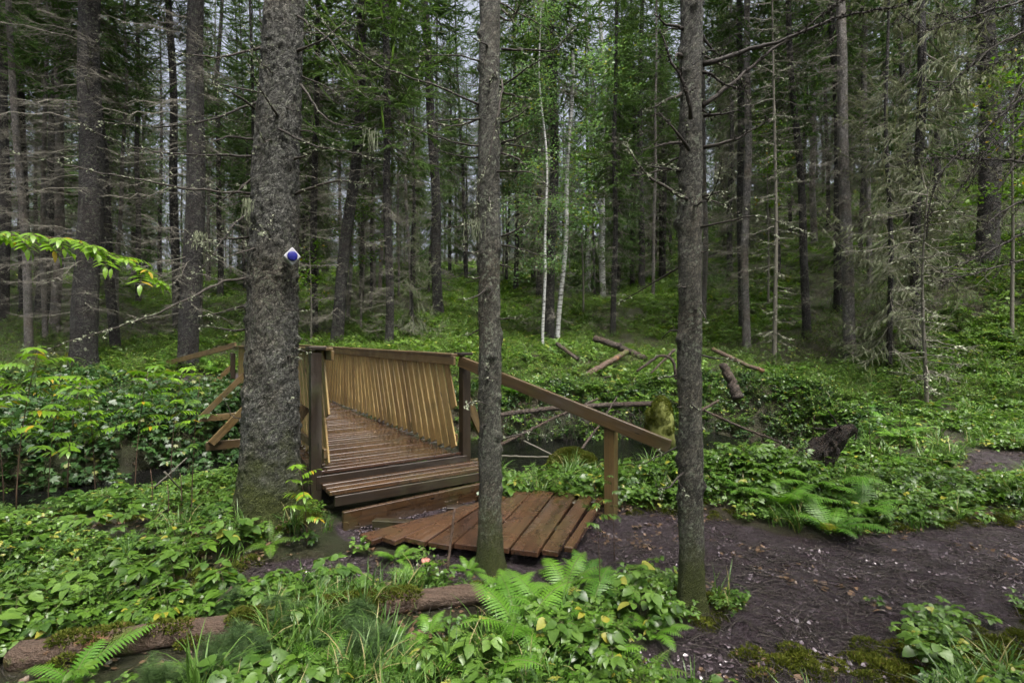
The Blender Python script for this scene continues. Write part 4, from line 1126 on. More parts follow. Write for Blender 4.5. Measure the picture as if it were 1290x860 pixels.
def fern(r, nf=7, L=.42, el0=1.05, detail=9, droop=1.25, wid=.30, np_=20):
    """shuttlecock of fronds; every pinna is a toothed blade"""
    m = MB(); a0 = r.random() * 6.28
    for fr in range(nf):
        az = a0 + fr * 6.28 / nf + r.normal() * .22; l = L * r.uniform(.7, 1.12); dr = droop * r.uniform(.75, 1.25); e0 = el0 * r.uniform(.75, 1.1)
        K_ = 24; s = np.linspace(0, 1, K_); el = e0 - dr * s ** 1.2
        x = np.concatenate([[0], np.cumsum(np.cos(el[:-1]))]) / K_ * l; z = np.concatenate([[0], np.cumsum(np.sin(el[:-1]))]) / K_ * l
        d = np.array([math.cos(az), math.sin(az), 0]); S = np.array([-d[1], d[0], 0]); P = x[:, None] * d + z[:, None] * UP - UP * .02
        prisms(m, P[:-1], P[1:], .0022, .0018, 1, .5)
        rr = r.random(); ppn = max(8, int(np_ * l / L))
        for q in range(ppn):
            u = .14 + .85 * (q + .5) / ppn; k = min(int(u * (K_ - 1)), K_ - 2); p = P[k] + (P[k + 1] - P[k]) * (u * (K_ - 1) - k); T = unit(P[k + 1] - P[k])
            pl = wid * l * (math.sin(math.pi * (u * .88 + .10) ** .85) ** .9) * .72 + .004
            Nn = unit(np.cross(S, T)) * -1
            for sg in (-1, 1):
                dd = unit(S * sg + T * .38 + Nn * r.uniform(-.12, .08) - UP * .08); ww = unit(np.cross(Nn, dd)); n = detail
                t_ = np.linspace(0, 1, n); wv = min(pl * .13, .40 * l * .85 / ppn) * (1 - t_ ** 1.6) + .0003
                wv = wv * (1 + .38 * np.where(np.arange(n) % 2 == 0, 1, -1))
                c = p + dd * (pl * t_)[:, None] - UP * (.16 * pl * t_ ** 2)[:, None]
                V = np.concatenate([c - ww * wv[:, None], c + ww * wv[:, None]]); i = np.arange(n - 1)
                m.add(V, np.stack([i, i + n, i + n + 1, i + 1], -1), 0, rr)
    return m
def horsetail(r, nst=9, h=.26):
    m = MB(); A = []; B = []
    for s in range(nst):
        b = np.array([r.normal() * .06, r.normal() * .06, -.02]); hh = h * r.uniform(.6, 1.1); t = b + np.array([r.normal() * .04, r.normal() * .04, hh]); add_stem(m, b, t, .0014, 0)
        for w in range(13):
            f = .22 + .78 * w / 13; p = b + (t - b) * f; l = .10 * (1.05 - f) ** .7 + .012
            for k in range(10):
                a = k * .628 + w * .3; A.append(p); B.append(p + np.array([math.cos(a), math.sin(a), .25 + .2 * r.normal()]) * l)
    prisms(m, A, B, .0011, .0008, 0)
    return m
def rowan_leaf(m, r, p, az, el, L=.18, pairs=6, droop=.5, mat=0):
    K_ = pairs + 2; s = np.linspace(0, 1, K_); e = el - droop * s; x = np.concatenate([[0], np.cumsum(np.cos(e[:-1]))]) / K_ * L; z = np.concatenate([[0], np.cumsum(np.sin(e[:-1]))]) / K_ * L
    d = np.array([math.cos(az), math.sin(az), 0]); P = p + x[:, None] * d + z[:, None] * UP; rr = r.random()
    prisms(m, P[:-1], P[1:], .0012, .0009, 1, .5)
    for q in range(2, K_):
        for sg in (-1, 1): add_leaf(m, LL, P[q - 1], az + sg * 1.15, -.15 + r.normal() * .15, sg * .2, (L / .16) * r.uniform(.9, 1.1) * (1 if q > 2 else .8), mat, rr + r.normal() * .04)
    add_leaf(m, LL, P[-1], az, e[-1], 0, L / .16, mat, rr)
def rowan(r, h=.7, nl=9, L=.17, z0=.35, bend=.1):
    m = MB(); s = np.linspace(0, 1, 7); az = r.random() * 6.28
    P = np.stack([bend * h * s ** 2 * math.cos(az), bend * h * s ** 2 * math.sin(az), h * s - .03], -1)
    st = MB(); tube(st, P, .0045 * (1 - .6 * s), 5, 0)
    for q in range(nl):
        u = z0 + (1 - z0) * (q + .5) / nl; p = P[int(u * 6)] + (P[min(int(u * 6) + 1, 6)] - P[int(u * 6)]) * (u * 6 - int(u * 6))
        rowan_leaf(m, r, p, q * 2.4 + r.normal() * .3, r.uniform(.1, .6), L * r.uniform(.75, 1.1))
    return m, st
def moss_clump(r, n=260, rad=.10, h=.05):
    m = MB(); a = r.random(n) * 6.28; d = rad * np.sqrt(r.random(n)); zc = h * (1 - (d / rad) ** 2)
    P = np.stack([d * np.cos(a), d * np.sin(a), zc - .012], -1); D = unit(np.stack([np.cos(a) * d / rad, np.sin(a) * d / rad, np.full(n, .8)], -1) + r.normal(size=(n, 3)) * .45)
    feathers(m, P, D, r.uniform(.014, .03, n), r.uniform(.006, .012, n), 0, True)
    return m
def litter(r, n=7, rad=.1):
    m = MB()
    for q in range(n):
        p = np.array([r.normal() * rad * .6, r.normal() * rad * .6, .004 + .008 * r.random()])
        add_leaf(m, leaf_shape(.045 * r.uniform(.5, 1.2), .032 * r.uniform(.6, 1.2), 5, r.uniform(-.4, .4), r.uniform(-.3, .5)), p, r.random() * 6.28, r.normal() * .15, r.normal() * .25, 1, 0, r.random())
    return m
def twiglets(r, n=9, rad=.12):
    m = MB(); A = r.normal(size=(n, 3)) * [rad * .6, rad * .6, .0] + [0, 0, .006]; D = unit(r.normal(size=(n, 3)) * [1, 1, .08]); l = r.uniform(.02, .15, (n, 1))
    mid = A + D * l * .5 + r.normal(size=(n, 3)) * [.006, .006, .003]
    prisms(m, A, mid, .0018, .0015); prisms(m, mid, A + D * l, .0015, .0008); return m
def needles_(r, n=60, rad=.1):
    m = MB(); A = r.normal(size=(n, 3)) * [rad * .6, rad * .6, 0] + [0, 0, .003]; D = unit(r.normal(size=(n, 3)) * [1, 1, .1]); prisms(m, A, A + D * r.uniform(.008, .022, (n, 1)), .0012, .0008); return m

PC = {}
def pcoll(key, builders, mats):
    c = bpy.data.collections.new('source_' + key)
    for i, b in enumerate(builders):
        o = b.build(key + '_source_%02d' % i, mats, link=False); c.objects.link(o)
    PC[key] = c
rr_ = lambda s: np.random.default_rng(s)
HM = [M['herb'], M['stem']]
pcoll('herb', [herb_ternate(rr_(i), 4, .17 + .02 * (i % 3)) for i in range(4)] + [raspberry(rr_(20 + i), 3, .2, .9) for i in range(2)] + [fern(rr_(25), 6, .28, 1.0, 5, 1.1, .3, 14), nettle(rr_(26), .18, 3, .7), small_herb(rr_(27), 14, .12, .12, leaf_shape(.05, .035, 5, .2, .2, .05)), bilberry(rr_(28))], HM)
pcoll('herbsmall', [small_herb(rr_(40 + i), 24, .11, .06, LT, 1.) for i in range(3)] + [small_herb(rr_(50), 14, .12, .10, leaf_shape(.045, .034, 5, .2, .2, .05), 1.)], [M['herblight'], M['stem']])
pcoll('bilberry', [bilberry(rr_(60 + i)) for i in range(3)], [M['herblight'], M['stem']])
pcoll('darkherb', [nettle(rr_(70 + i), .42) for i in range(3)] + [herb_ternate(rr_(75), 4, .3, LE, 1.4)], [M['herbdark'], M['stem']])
pcoll('hill', [small_herb(rr_(80 + i), 26, .26, .13, leaf_shape(.075, .05, 4, .2, .2), 1.) for i in range(2)] + [fern(rr_(85), 6, .40, .95, 3, 1.1, .34, 12), herb_ternate(rr_(86), 5, .26, leaf_shape(.08, .05, 4, .2, .25), 1.3)], [M['hillleaf'], M['stem']])
pcoll('grass', [grass(rr_(90 + i), 26, .22 + .06 * i, .0035 + .0006 * i) for i in range(3)], [M['grass']])
pcoll('moss', [moss_clump(rr_(95 + i)) for i in range(3)], [M['mossleaf']])
pcoll('litter', [litter(rr_(100 + i)) for i in range(5)], [M['deadleaf']])
pcoll('wetleaf', [litter(rr_(120 + i), 9, .12) for i in range(4)], [M['wetleaf']])
pcoll('twig', [twiglets(rr_(110 + i)) for i in range(3)], [M['deadwood']])

def scatter(name, key, P, scale, label, tilt=.2):
    n = len(P)
    if n == 0: return
    me = bpy.data.meshes.new(name); me.vertices.add(n); me.vertices.foreach_set('co', np.asarray(P, np.float32).ravel())
    rot = np.stack([rng.normal(size=n) * tilt, rng.normal(size=n) * tilt, rng.random(n) * 6.283], -1)
    a = me.attributes.new('rot', 'FLOAT_VECTOR', 'POINT'); a.data.foreach_set('vector', rot.astype(np.float32).ravel())
    a = me.attributes.new('scl', 'FLOAT', 'POINT'); a.data.foreach_set('value', np.asarray(scale, np.float32))
    c = PC[key]
    a = me.attributes.new('idx', 'INT', 'POINT'); a.data.foreach_set('value', rng.integers(0, len(c.objects), n).astype(np.int32))
    o = bpy.data.objects.new(name, me); COL.objects.link(o); tag(o, kind='stuff'); o['label'] = label
    ng = bpy.data.node_groups.new('scatter_' + name, 'GeometryNodeTree')
    ng.interface.new_socket('Geometry', in_out='INPUT', socket_type='NodeSocketGeometry'); ng.interface.new_socket('Geometry', in_out='OUTPUT', socket_type='NodeSocketGeometry')
    N = ng.nodes; gi = N.new('NodeGroupInput'); go = N.new('NodeGroupOutput'); ip = N.new('GeometryNodeInstanceOnPoints'); ci = N.new('GeometryNodeCollectionInfo')
    ci.inputs['Collection'].default_value = c; ci.inputs['Separate Children'].default_value = True; ci.inputs['Reset Children'].default_value = True
    def na(nm, ty):
        q = N.new('GeometryNodeInputNamedAttribute'); q.data_type = ty; q.inputs['Name'].default_value = nm; return [s for s in q.outputs if s.enabled and s.name == 'Attribute'][0]
    Lk = ng.links.new
    Lk(gi.outputs[0], ip.inputs['Points']); Lk(ci.outputs[0], ip.inputs['Instance']); ip.inputs['Pick Instance'].default_value = True
    Lk(na('idx', 'INT'), ip.inputs['Instance Index']); Lk(na('rot', 'FLOAT_VECTOR'), ip.inputs['Rotation']); Lk(na('scl', 'FLOAT'), ip.inputs['Scale'])
    Lk(ip.outputs[0], go.inputs[0])
    md = o.modifiers.new('scatter', 'NODES'); md.node_group = ng
    return o

def in_bridge(x, y, m=.1):
    qx, qy = x - L0[0], y - L0[1]; a = qx * BD[0] + qy * BD[1]; b = -(qx * BN[0] + qy * BN[1])
    deck = (a > -.55 - m) & (a < BL + .4) & (b > -m) & (b < 1.5 + m)
    A = np.array([up0(446, 673, .1), up0(700, 697, .1), up0(764, 627, .1), up0(640, 617, .1)])[:, :2]
    ins = np.ones(np.shape(x), bool); c = A.mean(0)
    for i in range(4):
        p, q = A[i], A[(i + 1) % 4]; e = q - p; ins &= (e[0] * (y - p[1]) - e[1] * (x - p[0])) * np.sign(e[0] * (c[1] - p[1]) - e[1] * (c[0] - p[0])) > -m * .5 * np.hypot(*e)
    kick = (np.hypot(x + .9, y - 4.85) < .5)
    return deck | ins | kick
def samp(n, y0, y1, xw=1.15, pw=1.0, x0=None, x1=None):
    """random ground positions inside the seen wedge"""
    y = y0 + (y1 - y0) * rng.random(n) ** pw
    x = (rng.random(n) * 2 - 1) * (y * xw + 1) if x0 is None else x0 + (x1 - x0) * rng.random(n)
    return x, y
def P3(x, y, dz=0): return np.stack([x, y, height(x, y) + dz], -1)
def keep(x, y, smax=.25, wet=1.35, br_=True):
    k = (soil(x, y) < smax) & (pdist(x, y, STREAM) > wet)
    k &= ~((y > 6.15) & (y < 9.3) & (x > -1.0) & (x < 5.1) & (rng.random(np.shape(x)) < .90))
    if br_: k &= ~in_bridge(x, y)
    lx = np.clip((x + 2.62) / 2.43, 0, 1); k &= ~((np.abs(y - .04 - (2.66 + .62 * lx) + .16) < .26) & (x > -2.75) & (x < -.1) & ((np.abs(lx - .6) > .15)))
    for tx, ty, tr in ((-2.11, 4.43, .32), (-.16, 3.8, .14), (1.15, 3.27, .14)): k &= np.hypot(x - tx, y - ty) > tr
    return k
dens = lambda x, y, s=1.2, o=0: fbm(x / s + 31 + o, y / s + 7 + o, 3)

# foreground
x, y = samp(5200, 1.9, 6.6); k = keep(x, y) & (dens(x, y, .7) > .03) & (rng.random(len(x)) < .8); x, y = x[k], y[k]
scatter('herb_cover', 'herb', P3(x, y), rng.uniform(.3, .95, len(x)), 'mixed green herbs covering the near ground around path and log')
x, y = samp(9000, 1.9, 7.5); k = keep(x, y, .35) & (dens(x, y, .6, 60) > -.15); x, y = x[k], y[k]
scatter('low_herb_cover', 'herbsmall', P3(x, y), rng.uniform(.6, 1.15, len(x)), 'low small-leaved herbs between the larger plants near the path')
x, y = samp(2600, 1.9, 5.4); k = keep(x, y, .35) & (dens(x, y, .8, 5) > .02) & ((x > -1.6) | (rng.random(len(x)) < .35)) & ((x < 1.0) | (rng.random(len(x)) < .25)); x, y = x[k], y[k]
scatter('grass', 'grass', P3(x, y), rng.uniform(.6, 1.2, len(x)), 'green grass blades in tufts along the front edge')
x, y = samp(2600, 4.6, 13, x0=-1, x1=12); k = keep(x, y, .3) & (dens(x, y, 1.5, 9) > .0); x, y = x[k], y[k]
scatter('grass', 'grass', P3(x, y), rng.uniform(.8, 1.5, len(x)), 'thin grass among the bright herbs by the stream')
# far bank dark leaves, left
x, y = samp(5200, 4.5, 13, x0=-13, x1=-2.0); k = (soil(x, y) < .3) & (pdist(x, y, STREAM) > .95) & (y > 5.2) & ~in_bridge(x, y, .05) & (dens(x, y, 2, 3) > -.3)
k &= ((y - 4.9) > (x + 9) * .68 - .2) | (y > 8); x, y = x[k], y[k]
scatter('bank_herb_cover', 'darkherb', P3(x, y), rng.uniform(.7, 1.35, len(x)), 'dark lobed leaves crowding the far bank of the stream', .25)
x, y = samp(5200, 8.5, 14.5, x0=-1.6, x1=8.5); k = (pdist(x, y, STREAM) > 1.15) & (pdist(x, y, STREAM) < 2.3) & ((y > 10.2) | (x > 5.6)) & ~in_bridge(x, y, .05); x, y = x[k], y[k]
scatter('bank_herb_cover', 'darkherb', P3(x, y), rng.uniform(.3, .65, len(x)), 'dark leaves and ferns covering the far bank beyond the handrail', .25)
# bright mid ground, right
x, y = samp(9500, 5.0, 13.5, x0=-1.4, x1=14); k = keep(x, y, .35, 1.45) & (dens(x, y, .9, 4) > -.08) & ~((y > 6.9) & (x < 2.4) & (rng.random(len(x)) < .8)); x, y = x[k], y[k]
scatter('herb_cover', 'herb', P3(x, y), rng.uniform(.55, 1.15, len(x)), 'bright herbs between the path and the stream')
x, y = samp(7000, 5.0, 14, x0=-1.6, x1=15); k = keep(x, y, .5, 1.3) & (dens(x, y, .8, 70) > -.2); x, y = x[k], y[k]
scatter('low_herb_cover', 'herbsmall', P3(x, y), rng.uniform(.8, 1.6, len(x)), 'low bright herbs along the stream banks')
# hill
x, y = samp(17000, 11, 34, 1.1, 1.0); k = (soil(x, y) < .3) & (pdist(x, y, STREAM) > 1.2) & ~in_bridge(x, y)
dd_ = dens(x, y, 4, 12); px_ = 645 + F * x / y
k &= dd_ > np.where((px_ > 380) & (px_ < 1010), -.14, np.where(y > 15, .05, -.06)) ; x, y = x[k], y[k]
scatter('hill_herb_cover', 'hill', P3(x, y), rng.uniform(.6, 1.25, len(x)), 'pale green ferns and herbs covering the wooded slope')
x, y = samp(9000, 10.5, 30, 1.1); k = (soil(x, y) < .3) & (pdist(x, y, STREAM) > 1.2) & ~in_bridge(x, y); x, y = x[k], y[k]
scatter('bilberry_cover', 'bilberry', P3(x, y), rng.uniform(.9, 1.9, len(x)), 'bilberry scrub carpeting the wooded slope')
x, y = samp(9000, 30, 75, 1.1); x, y = x, y
scatter('far_slope_cover', 'hill', P3(x, y), rng.uniform(.9, 1.9, len(x)), 'undergrowth on the far part of the wooded slope')
# moss, litter, twigs
x, y = samp(3400, 1.9, 7); k = keep(x, y, .45) & (dens(x, y, .6, 20) > .05); x, y = x[k], y[k]
xm = np.concatenate([x, rng.normal(1.62, .22, 26), rng.normal(2.2, .2, 20), -2.11 + .34 * np.cos(np.arange(60)), .17 * np.cos(np.arange(20)) + 1.15, rng.normal(1.6, .35, 60)])
ym = np.concatenate([y, rng.normal(2.74, .1, 26), rng.normal(2.72, .08, 20), 4.43 + .34 * np.sin(np.arange(60)), .17 * np.sin(np.arange(20)) + 3.27, rng.normal(5.35, .25, 60)])
scatter('moss', 'moss', P3(xm, ym, -.005), rng.uniform(.35, 1.0, len(xm)), 'yellow-green moss cushions on the ground')
x, y = samp(4200, 1.9, 9); k = (pdist(x, y, STREAM) > 1.3) & ~in_bridge(x, y, 0) & (dens(x, y, .5, 40) > -.08); k &= (soil(x, y) < .5) | (rng.random(len(x)) < .42); x, y = x[k], y[k]
scatter('leaf_litter', 'litter', P3(x, y, .004), rng.uniform(.5, 1.1, len(x)), 'fallen brown and pale leaves lying on the earth', .1)
x, y = samp(6500, 1.9, 9); k = (pdist(x, y, STREAM) > 1.4) & ~in_bridge(x, y, 0) & (soil(x, y) > .4) & (dens(x, y, .35, 90) > -.08); x, y = x[k], y[k]
scatter('wet_leaf_litter', 'wetleaf', P3(x, y, .004), rng.uniform(.2, .75, len(x)), 'dark wet leaves trodden flat into the earth of the path', .12)
x, y = samp(5500, 1.9, 9); k = (pdist(x, y, STREAM) > 1.3) & ~in_bridge(x, y, 0); k &= (soil(x, y) > .3) | (rng.random(len(x)) < .2); x, y = x[k], y[k]
scatter('twig_litter', 'twig', P3(x, y, .003), rng.uniform(.5, 1.8, len(x)), 'dead twigs strewn over the bare earth path', .04)
# ------------------------------------------------------------------ single plants and things
def plant_src(name, mbs, mats, cat, stems=None):
    out = []
    for i, b in enumerate(mbs):
        if stems is None: out.append((name, cat, [(None, b.mesh(name + '_mesh%d' % i, mats))]))
        else: out.append((name, cat, [('foliage', b.mesh(name + '_fol%d' % i, mats)), ('stem', stems[i].mesh(name + '_stem%d' % i, [M['redstem']]))]))
    return out
def put_plant(src, x, y, s, label, group=None, z=None, rot=None, tilt=(0, 0)):
    name, cat, parts = src
    zz = hz(x, y) if z is None else z
    if parts[0][0] is None:
        o = bpy.data.objects.new(name, parts[0][1]); COL.objects.link(o)
    else:
        o = empty(name)
        for pn, me in parts:
            c = bpy.data.objects.new(pn, me); COL.objects.link(c); c.parent = o
    o.location = (x, y, zz - .004); o.scale = (s, s, s); o.rotation_euler = (tilt[0], tilt[1], random.random() * 6.28 if rot is None else rot)
    tag(o, label, cat, group); return o
def px_on_ground(px, py, dz=0.):
    x, y, z = ground_at_pixel(px, py); return x, y
FERN = plant_src('fern', [fern(rr_(i), 7 + i % 3, .42, 1.0, 11) for i in range(4)], [M['fern'], M['stem']], 'fern')
FERNB = plant_src('fern', [fern(rr_(30 + i), 9, .75, 1.05, 9, 1.35, .30, 26) for i in range(2)], [M['fern'], M['stem']], 'fern')
ELD = plant_src('leafy_plant', [herb_ternate(rr_(200 + i), 4, .2, leaf_shape(.1, .06, 9, .2, .22, .07), 1.0) for i in range(3)], [M['herb'], M['stem']], 'plant')
RAS = plant_src('raspberry_plant', [raspberry(rr_(210 + i), 3, .2, 1.15) for i in range(4)], [M['herblight'], M['stem']], 'raspberry plant')
HT = plant_src('horsetail', [horsetail(rr_(220 + i), 10) for i in range(3)], [M['horsetail']], 'horsetail')
GR = plant_src('grass_tuft', [grass(rr_(230 + i), 24, .42, .0065, .035) for i in range(3)], [M['grass']], 'grass tuft')
rw = [rowan(rr_(240), .75, 11), rowan(rr_(241), 1.05, 14, .2, .5), rowan(rr_(242), .45, 7, .13, .4), rowan(rr_(243), 1.25, 15, .22, .5)]
ROW = plant_src('rowan_sapling', [a for a, b in rw], [M['maple'], M['redstem']], 'sapling', [b for a, b in rw])
rw2 = [rowan(rr_(250), 1.1, 8, .14, .55, .05), rowan(rr_(251), .8, 6, .12, .5, .06)]
ROWG = plant_src('rowan_sapling', [a for a, b in rw2], [M['herb'], M['redstem']], 'sapling', [b for a, b in rw2])

# ferns seen one by one
for i, (px, py, s, lab) in enumerate([
    (540, 790, .40, 'fern arching over the cut log end'), (480, 835, .55, 'small bright fern beside the grass tuft below the log'),
    (655, 790, .85, 'bright fern at the foot of the middle trunk'), (705, 835, .7, 'fern among the raspberry leaves in front of the platform'),
    (712, 735, .85, 'fern spreading beside the corner of the platform'), (745, 765, .7, 'fern between the platform corner and the path'),
    (640, 745, .5, 'small fern leaning on the middle trunk'), (520, 725, .5, 'small fern below the fan-shaped platform near the mushroom'),
    (590, 712, .36, 'fern by the upright stick at the platform edge'), (425, 735, .5, 'yellowish small fern on the bare earth below the steps'),
    (825, 790, .4, 'tiny fern beside the mossy foot of the front trunk'), (690, 770, .75, 'fern in the middle of the fern group before the platform'),
    (760, 820, .6, 'fern low among grass blades before the bare path'), (610, 850, .65, 'fern at the bottom photo edge below the middle trunk'),
    (410, 850, .6, 'fern at the bottom photo edge near the horsetails'), (90, 850, .7, 'fern beneath the thick end of the log'),
    (735, 718, .55, 'small fern touching the platform corner board'), (500, 700, .4, 'small fern tucked under the ends of the platform boards')]):
    x, y = px_on_ground(px, py + 8); put_plant(FERN[i % 4], x, y, s * 1.35, lab)
for i, (px, py, s, lab) in enumerate([
    (1045, 672, .75, 'drooping fern tuft hanging over the edge of the path'), (985, 640, .85, 'large fern on the mound beside the uprooted stump'),
    (1085, 650, .75, 'fern just below the uprooted stump'), (1035, 622, .85, 'arching fern covering the foot of the uprooted stump'),
    (940, 628, .6, 'dark fern at the path edge on the mound'), (500, 500, 0, '')]):
    if s: x, y = px_on_ground(px, py); put_plant(FERNB[i % 2], x, y, s, lab)
for i in range(26):
    for _ in range(50):
        x = rng.uniform(-11, -4.5); y = rng.uniform(9.5, 14.5)
        if pdist(np.array(x), np.array(y), STREAM) > 1.9 and soil(np.array(x), np.array(y)) < .2 and not in_bridge(np.array(x), np.array(y), .7): break
    put_plant(FERNB[i % 2], x, y, rng.uniform(.7, 1.05), 'pale fern in the fern patch past the far end of the bridge', 'ferns past the bridge')
for i in range(34):
    for _ in range(50):
        x = rng.uniform(-.8, 12); y = rng.uniform(6.4, 14)
        if keep(np.array(x), np.array(y), .2, 1.6): break
    put_plant(FERNB[i % 2], x, y, rng.uniform(.45, .8), 'fern scattered through the bright undergrowth along the stream', 'ferns along the stream')
# raspberry and broad leaved plants of the front
gcount = 0
for src, n, (xa, xb), (ya, yb), (sa, sb), lab, gr in [
    (RAS, 34, (-3.4, 1.3), (2.05, 3.4), (.7, 1.1), 'three-leaved raspberry plant in the herb layer at the front of the picture', 'raspberry plants in front'),
    (ELD, 44, (-4.6, -1.3), (2.4, 5.3), (.6, 1.15), 'broad-leaved herb on the bank between the log and the big trunk', 'broad-leaved herbs by the log'),
    (ELD, 26, (.2, 3.4), (4.9, 6.4), (.5, .9), 'broad-leaved herb between path and stream', 'broad-leaved herbs by the path'),
    (GR, 26, (-1.6, 1.0), (2.05, 3.0), (.6, 1.05), 'tall arching grass tuft at the front of the picture', 'grass tufts in front'),
    (HT, 22, (-1.9, -.3), (2.4, 3.15), (.6, .95), 'feathery horsetail clump just below the mossy log', 'horsetails by the log')]:
    for i in range(n):
        for _ in range(60):
            x = rng.uniform(xa, xb); y = rng.uniform(ya, yb); 
            if keep(np.array(x), np.array(y), .2, 2.1): break
        else: continue
        put_plant(src[i % len(src)], x, y, rng.uniform(sa, sb), lab, gr, tilt=(rng.normal() * .1, rng.normal() * .1))
x, y = px_on_ground(1175, 838); put_plant(RAS[0], x, y, .8, 'lone dark green leafy plant on the moss beside the path')
x, y = px_on_ground(1240, 790); put_plant(ELD[1], x, y, .5, 'small leafy plant at the path edge near the photo corner')
x, y = px_on_ground(1100, 765); put_plant(ELD[2], x, y, .35, 'little green sprig growing in the bare earth path')
x, y = px_on_ground(385, 690); put_plant(ELD[0], x, y, .6, 'leafy plant at the mossy foot of the massive trunk')
x, y = px_on_ground(300, 690); put_plant(RAS[1], x, y, 1.15, 'large pale-leaved plant just in front of the massive trunk')
# rowan saplings
for px, Yd, s, k, lab in [
    (60, 5.6, 1.15, 3, 'tall bright rowan sapling above the far bank near the photo edge'), (20, 4.9, 1.05, 1, 'rowan sapling with dense pinnate leaves at the photo edge'),
    (120, 6.2, 1.05, 3, 'bright rowan sapling beneath the thickest dark spruce'), (170, 6.6, .95, 1, 'rowan sapling with outstretched yellow-green leaves by the far path'),
    (85, 6.9, .8, 0, 'small rowan sapling between the two bright taller ones'), (215, 7.2, .8, 1, 'thin rowan sapling below the sloping far handrail'),
    (5, 6.1, 1.1, 3, 'rowan sapling half cut by the photo edge')]:
    x = (px - 645) / F * Yd; zz = hz(x, Yd)
    top = EYE - 10 / F * Yd + rng.uniform(-.3, .05)
    h0 = (.75, 1.05, .45, 1.25)[k]
    put_plant(ROW[k], x, Yd, max(.5, min(2.0, (top - max(zz, -.3)) / h0)), lab, z=max(zz, -.35))
x, y = -1.62, 4.05; put_plant(ROW[0], x, y, .95, 'thin rowan sapling in front of the upper bridge step', z=hz(x, y))
put_plant(ROWG[1], .80, 4.0, .9, 'thin sapling beside the handrail post of the platform')
put_plant(ROWG[0], .56, 3.25, .75, 'slim rowan sapling at the near corner of the platform')
put_plant(ROWG[0], -2.85, 4.55, 1.25, 'tall thin rowan sapling standing before the massive trunk')
put_plant(ROWG[0], 4.35, 6.2, 1.0, 'slender sapling standing before the mossy slope by the path')
put_plant(ROWG[1], 3.75, 6.4, 1.0, 'short slender sapling near the uprooted stump')
put_plant(ROWG[0], 5.0, 6.6, 1.15, 'slender dark-stemmed sapling by the second bare earth patch')
# bright branch entering from the edge
def leafy_branch():
    e = empty('leafy_branch', tuple(unp(-60, 292, 2.9))); tag(e, 'bright green rowan branch reaching in from the photo edge before the dark trunks', 'branch')
    base = unp(-60, 292, 2.9); pts = [unp(-60, 292, 2.9), unp(10, 296, 2.9), unp(60, 298, 2.92), (unp(110, 308, 2.95)), unp(150, 325, 2.97), unp(182, 345, 3.0)]
    P = np.array(pts) - base; d = np.concatenate([[0], np.cumsum(np.linalg.norm(np.diff(P, axis=0), axis=1))]); s = np.linspace(0, d[-1], 20)
    Q = np.stack([np.interp(s, d, P[:, k]) for k in range(3)], -1); m = MB(); tube(m, Q, np.linspace(.005, .0015, 20), 5); m.build('stem', M['redstem'], e)
    m = MB(); r = rr_(321)
    for i in range(1, 20):
        for sg in (-1, 1):
            rowan_leaf(m, r, Q[i], (0.0 + sg * r.uniform(.4, 1.3)), r.uniform(-.5, .3), .165 * r.uniform(.8, 1.2), 5, .7)
    rowan_leaf(m, r, Q[-1], 0.1, -.5, .14, 5, .5)
    m.build('foliage', [M['maple'], M['redstem']], e)
leafy_branch()
# pale twigs of the dead willow by the steps etc.: crossed sticks on the bank
def stick(name, label, cat, pts, r0, r1, mat, seed=0, twigs=0, lich=0., knob=.1, cut=False):
    base = np.array(pts[0], float); P = np.array(pts, float) - base
    d = np.concatenate([[0], np.cumsum(np.linalg.norm(np.diff(P, axis=0), axis=1))]); n = max(5, int(d[-1] / .06)); s = np.linspace(0, d[-1], n)
    Q = np.stack([np.interp(s, d, P[:, k]) for k in range(3)], -1)
    for _ in range(2): Q[1:-1] = (Q[:-2] + 2 * Q[1:-1] + Q[2:]) / 4
    r = rr_(seed); Q[1:-1] += r.normal(size=(n - 2, 3)) * .12 * r0
    m = MB(); tube(m, Q, np.linspace(r0, r1, n), 10 if r0 > .03 else 6, 0, .5, knob)
    o = m.build(name, mat, None, tuple(base)); tag(o, label, cat); return o, Q + base
M['log'] = mat_bark('wet_log_bark', (.03, .022, .018), (.16, .125, .10), lich=.15, scale=.8, bumpd=.012)
def mat_log():
    t = NT('rotting_log_wood'); co = t.n('ShaderNodeTexCoord').outputs['Object']
    g_ = t.noise(t.mapping(co, (3, 34, 34)), 1, 5, .65); n = t.noise(co, 4, 5, .6); fi = t.noise(co, 45, 4, .7)
    c = t.mix(g_, (.020, .012, .008), (.15, .10, .07)); c = t.mix(t.mr(n, .58, .66), c, t.mix(g_, (.12, .055, .02), (.26, .14, .06)))
    c = t.mix(t.mr(t.noise(co, 3, 5, .7), .55, .62), c, t.mix(fi, (.03, .04, .008), (.10, .12, .02)))
    return t.done(t.pbr(c, .5, t.bump(t.math('ADD', g_, fi), 1.0, .025), .4))
M['rot'] = mat_log()
